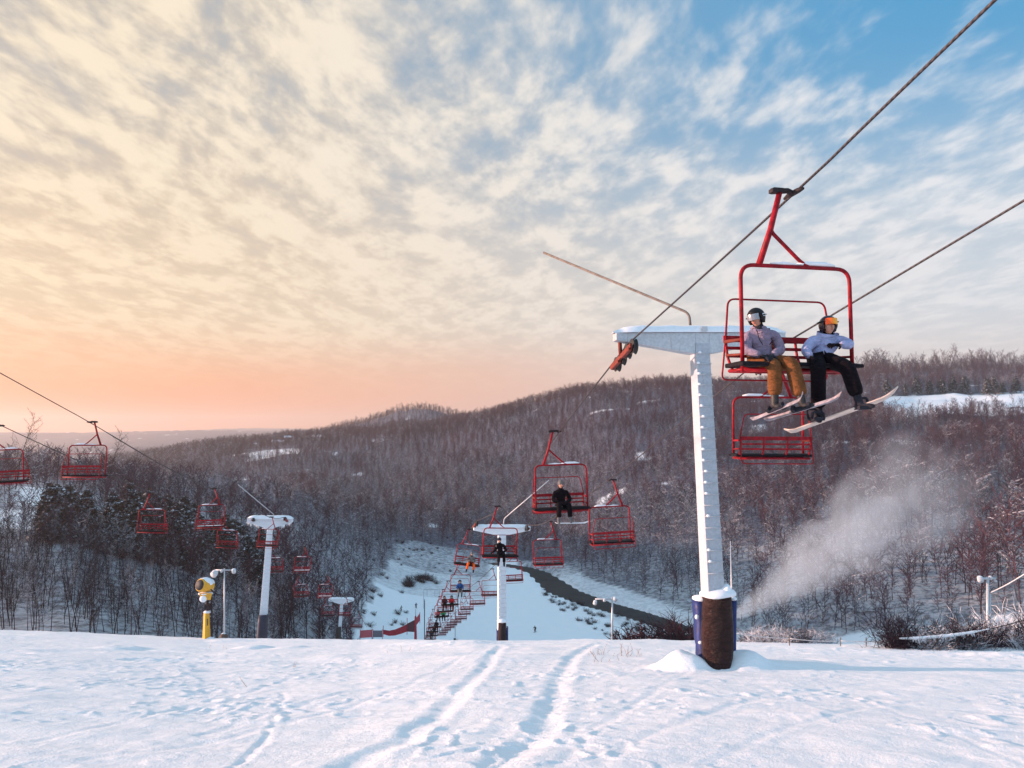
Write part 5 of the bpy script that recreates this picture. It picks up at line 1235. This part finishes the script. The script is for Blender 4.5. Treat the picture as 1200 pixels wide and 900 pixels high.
# chairs at the bottom queue: third lift-line frames seen as pale hoops
# ------------------------------------------------------------------ farmhouses on the far hill
WALLH = paint('pale_siding', (.45, .40, .38), .8); WINH = paint('dark_window', (.04, .045, .06), .3); BRICKH = paint('red_siding', (.22, .07, .05), .8)
def house(px, py, y, L_, W_, H_, rz, wm, lab):
    p = hit(px, py, 500); p = Vector((p.x, p.y, p.z)) if p.y < 2500 else at(px, py, y)
    s = 1.0; b = empty('farm_building', p, (0, 0, rz), lab, 'building', 'farm buildings on the far hill')
    mb = MB(); mb.box(Vector((0, 0, H_ / 2 - 1)), (L_, W_, H_ + 2)); mb.build('wall', wm, b)
    mb = MB(); e = .6; r_ = W_ * .32
    lo = [Vector((-L_ / 2 - e, -W_ / 2 - e, H_ - .1)), Vector((L_ / 2 + e, -W_ / 2 - e, H_ - .1)), Vector((L_ / 2 + e, W_ / 2 + e, H_ - .1)), Vector((-L_ / 2 - e, W_ / 2 + e, H_ - .1))]; hi = [Vector((-L_ / 2 - e, 0, H_ + r_)), Vector((L_ / 2 + e, 0, H_ + r_))]
    mb.add(lo + hi, [(0, 1, 5, 4), (2, 3, 4, 5), (0, 4, 3), (1, 2, 5), (3, 2, 1, 0)]); mb.build('roof', SNOWCAP, b)
    for k in (-1, 0, 1): mb = MB(); mb.box(Vector((k * L_ * .3, -W_ / 2 - .03, H_ * .55)), (1.1, .1, 1.4)); mb.build('window', WINH, b)
house(326, 521.5, 820, 15, 8, 4, .1, WALLH, 'largest pale farm building with a snowy roof above the small far snowfield')
house(337, 519, 840, 8, 7, 7, .3, BRICKH, 'narrow dark house right of the long snowy-roofed building on the far hill')
house(300, 523, 830, 6, 5, 3, .0, WALLH, 'smallest shed at the left end of the small far snowfield')
house(362, 516, 900, 9, 7, 4, .2, WALLH, 'snow-roofed house, the left one of the pair on the far wooded slope')
house(373, 515.5, 900, 16, 8, 4, .1, WALLH, 'wide snow-roofed house, the right one of the pair on the far wooded slope')
# ------------------------------------------------------------------ dry grass stalks and twigs on the crest
mb_i = 0
GRASS = paint('dry_grass', (.30, .15, .07), .9)
for px, py, y, n in ((700, 768, 23, 10), (740, 769, 22, 14), (265, 760, 34, 3), (281, 806, 14.5, 2), (705, 776, 20, 5), (345, 782, 20, 4), (470, 766, 26, 3)):
    r2 = random.Random(int(px)); b = hit(px, py, 5); mb = MB()
    for k in range(n):
        o_ = Vector((r2.gauss(0, .25), r2.gauss(0, .2), -.05)); d = Vector((r2.gauss(0, .4), r2.gauss(0, .3), 1)).normalized(); ln = r2.uniform(.12, .42)
        mb.tube([o_, o_ + d * ln * .6, o_ + (d + Vector((r2.gauss(0, .3), 0, 0))).normalized() * ln], [.006, .005, .003], 4)
    o = mb.build('grass_tuft', GRASS); o.location = b; 
    tag(o, 'dry grass stalks ' + {700: 'left of the tall tower near the crest', 740: 'beside the snow mound by the tall tower', 265: 'in front of the left floodlight pole', 281: 'in the middle of the left foreground', 705: 'a step in front of the crest left of the tower', 345: 'in front of the frosted left tower', 470: 'near the crest below the red netting'}[px], 'grass')
# ------------------------------------------------------------------ blown snow from the lance
def plume():
    a, b = at(861, 722, 27.2), at(1120, 545, 34.0); ax_ = (b - a); Ln = ax_.length; ax_.normalize(); zv = Vector((0, 0, 1)); sy = zv.cross(ax_).normalized(); up_ = ax_.cross(sy)
    mb = MB(); n, m_ = 14, 20; vs = []
    prof = lambda f: .16 + 3.9 * f ** .85
    for i in range(n + 1):
        f = i / n; r_ = prof(f) * 1.02
        for k in range(m_): q = 2 * math.pi * k / m_; vs.append(Vector((f * Ln * 1.12, math.cos(q) * r_, math.sin(q) * r_)))
    fs = [(i * m_ + k, i * m_ + (k + 1) % m_, (i + 1) * m_ + (k + 1) % m_, (i + 1) * m_ + k) for i in range(n) for k in range(m_)] + [tuple(range(m_))[::-1], tuple(n * m_ + k for k in range(m_))]
    mb.add(vs, fs)
    m = bpy.data.materials.new('blown_snow'); m.use_nodes = True; t = NT(m.node_tree); m.node_tree.nodes.clear()
    o_ = t.n('ShaderNodeOutputMaterial'); pv = t.n('ShaderNodeVolumePrincipled'); co = t.n('ShaderNodeTexCoord').outputs['Object']
    s_ = t.n('ShaderNodeSeparateXYZ'); t.put(s_.inputs[0], co); f = t.m('DIVIDE', s_.outputs[0], Ln * 1.12)
    R__ = t.m('ADD', .16, t.m('MULTIPLY', t.m('POWER', t.m('MAXIMUM', f, .0001), .85), 3.9))
    wob = t.n('ShaderNodeVectorMath', operation='MULTIPLY_ADD'); t.put(wob.inputs[0], t.noise(co, .45, 3, out=1)); wob.inputs[1].default_value = (0, 1, 1)
    rad = t.m('DIVIDE', t.m('SQRT', t.m('ADD', t.m('POWER', s_.outputs[1], 2.), t.m('POWER', s_.outputs[2], 2.))), R__)
    mp = t.n('ShaderNodeMapping'); t.put(mp.inputs[0], co); mp.inputs['Scale'].default_value = (.55, 1, 1)
    nz = t.noise(mp.outputs[0], .75, 5, .6, .6)
    d_ = t.ss(t.m('ADD', rad, t.m('MULTIPLY', t.m('MULTIPLY', t.m('SUBTRACT', nz, .5), t.ss(f, .0, .45, .3, 1.)), -3.4)), .15, .95, 1., 0.)
    d_ = t.m('MULTIPLY', d_, t.ss(rad, .75, 1.0, 1., 0.))
    fall = t.m('DIVIDE', 1.9, t.m('ADD', .28, t.m('MULTIPLY', R__, 2.3)))
    d_ = t.m('MULTIPLY', t.m('MULTIPLY', d_, fall), t.ss(f, .40, .99, 1., 0.))
    t.put(pv.inputs['Density'], t.m('MULTIPLY', d_, .68)); pv.inputs['Color'].default_value = (.86, .93, 1.0, 1); pv.inputs['Anisotropy'].default_value = .2
    t.L.new(pv.outputs[0], o_.inputs['Volume'])
    o = mb.build('snow_plume', m); o.matrix_world = Matrix.Translation(a) @ Matrix((ax_, sy, up_)).transposed().to_4x4()
    tag(o, 'drifting plume of blown snow spreading up and right from the lance', 'snow spray', kind='stuff')
plume()
# ------------------------------------------------------------------ air
mb = MB(); mb.box((0, 3900, 55), (15500, 9000, 330)); m = bpy.data.materials.new('air'); m.use_nodes = True; t = NT(m.node_tree); m.node_tree.nodes.clear()
o_ = t.n('ShaderNodeOutputMaterial'); pv = t.n('ShaderNodeVolumePrincipled'); pv.inputs['Density'].default_value = 1.3e-4; pv.inputs['Color'].default_value = (.98, .93, .91, 1); pv.inputs['Anisotropy'].default_value = .5
t.L.new(pv.outputs[0], o_.inputs['Volume']); hz_ = mb.build('haze', m); tag(hz_, 'thin winter haze filling the valley air', 'haze', kind='stuff')
print('GROUND RANGE', float(Zg.min()), float(Zg.max()), 'river', WATER_Z)
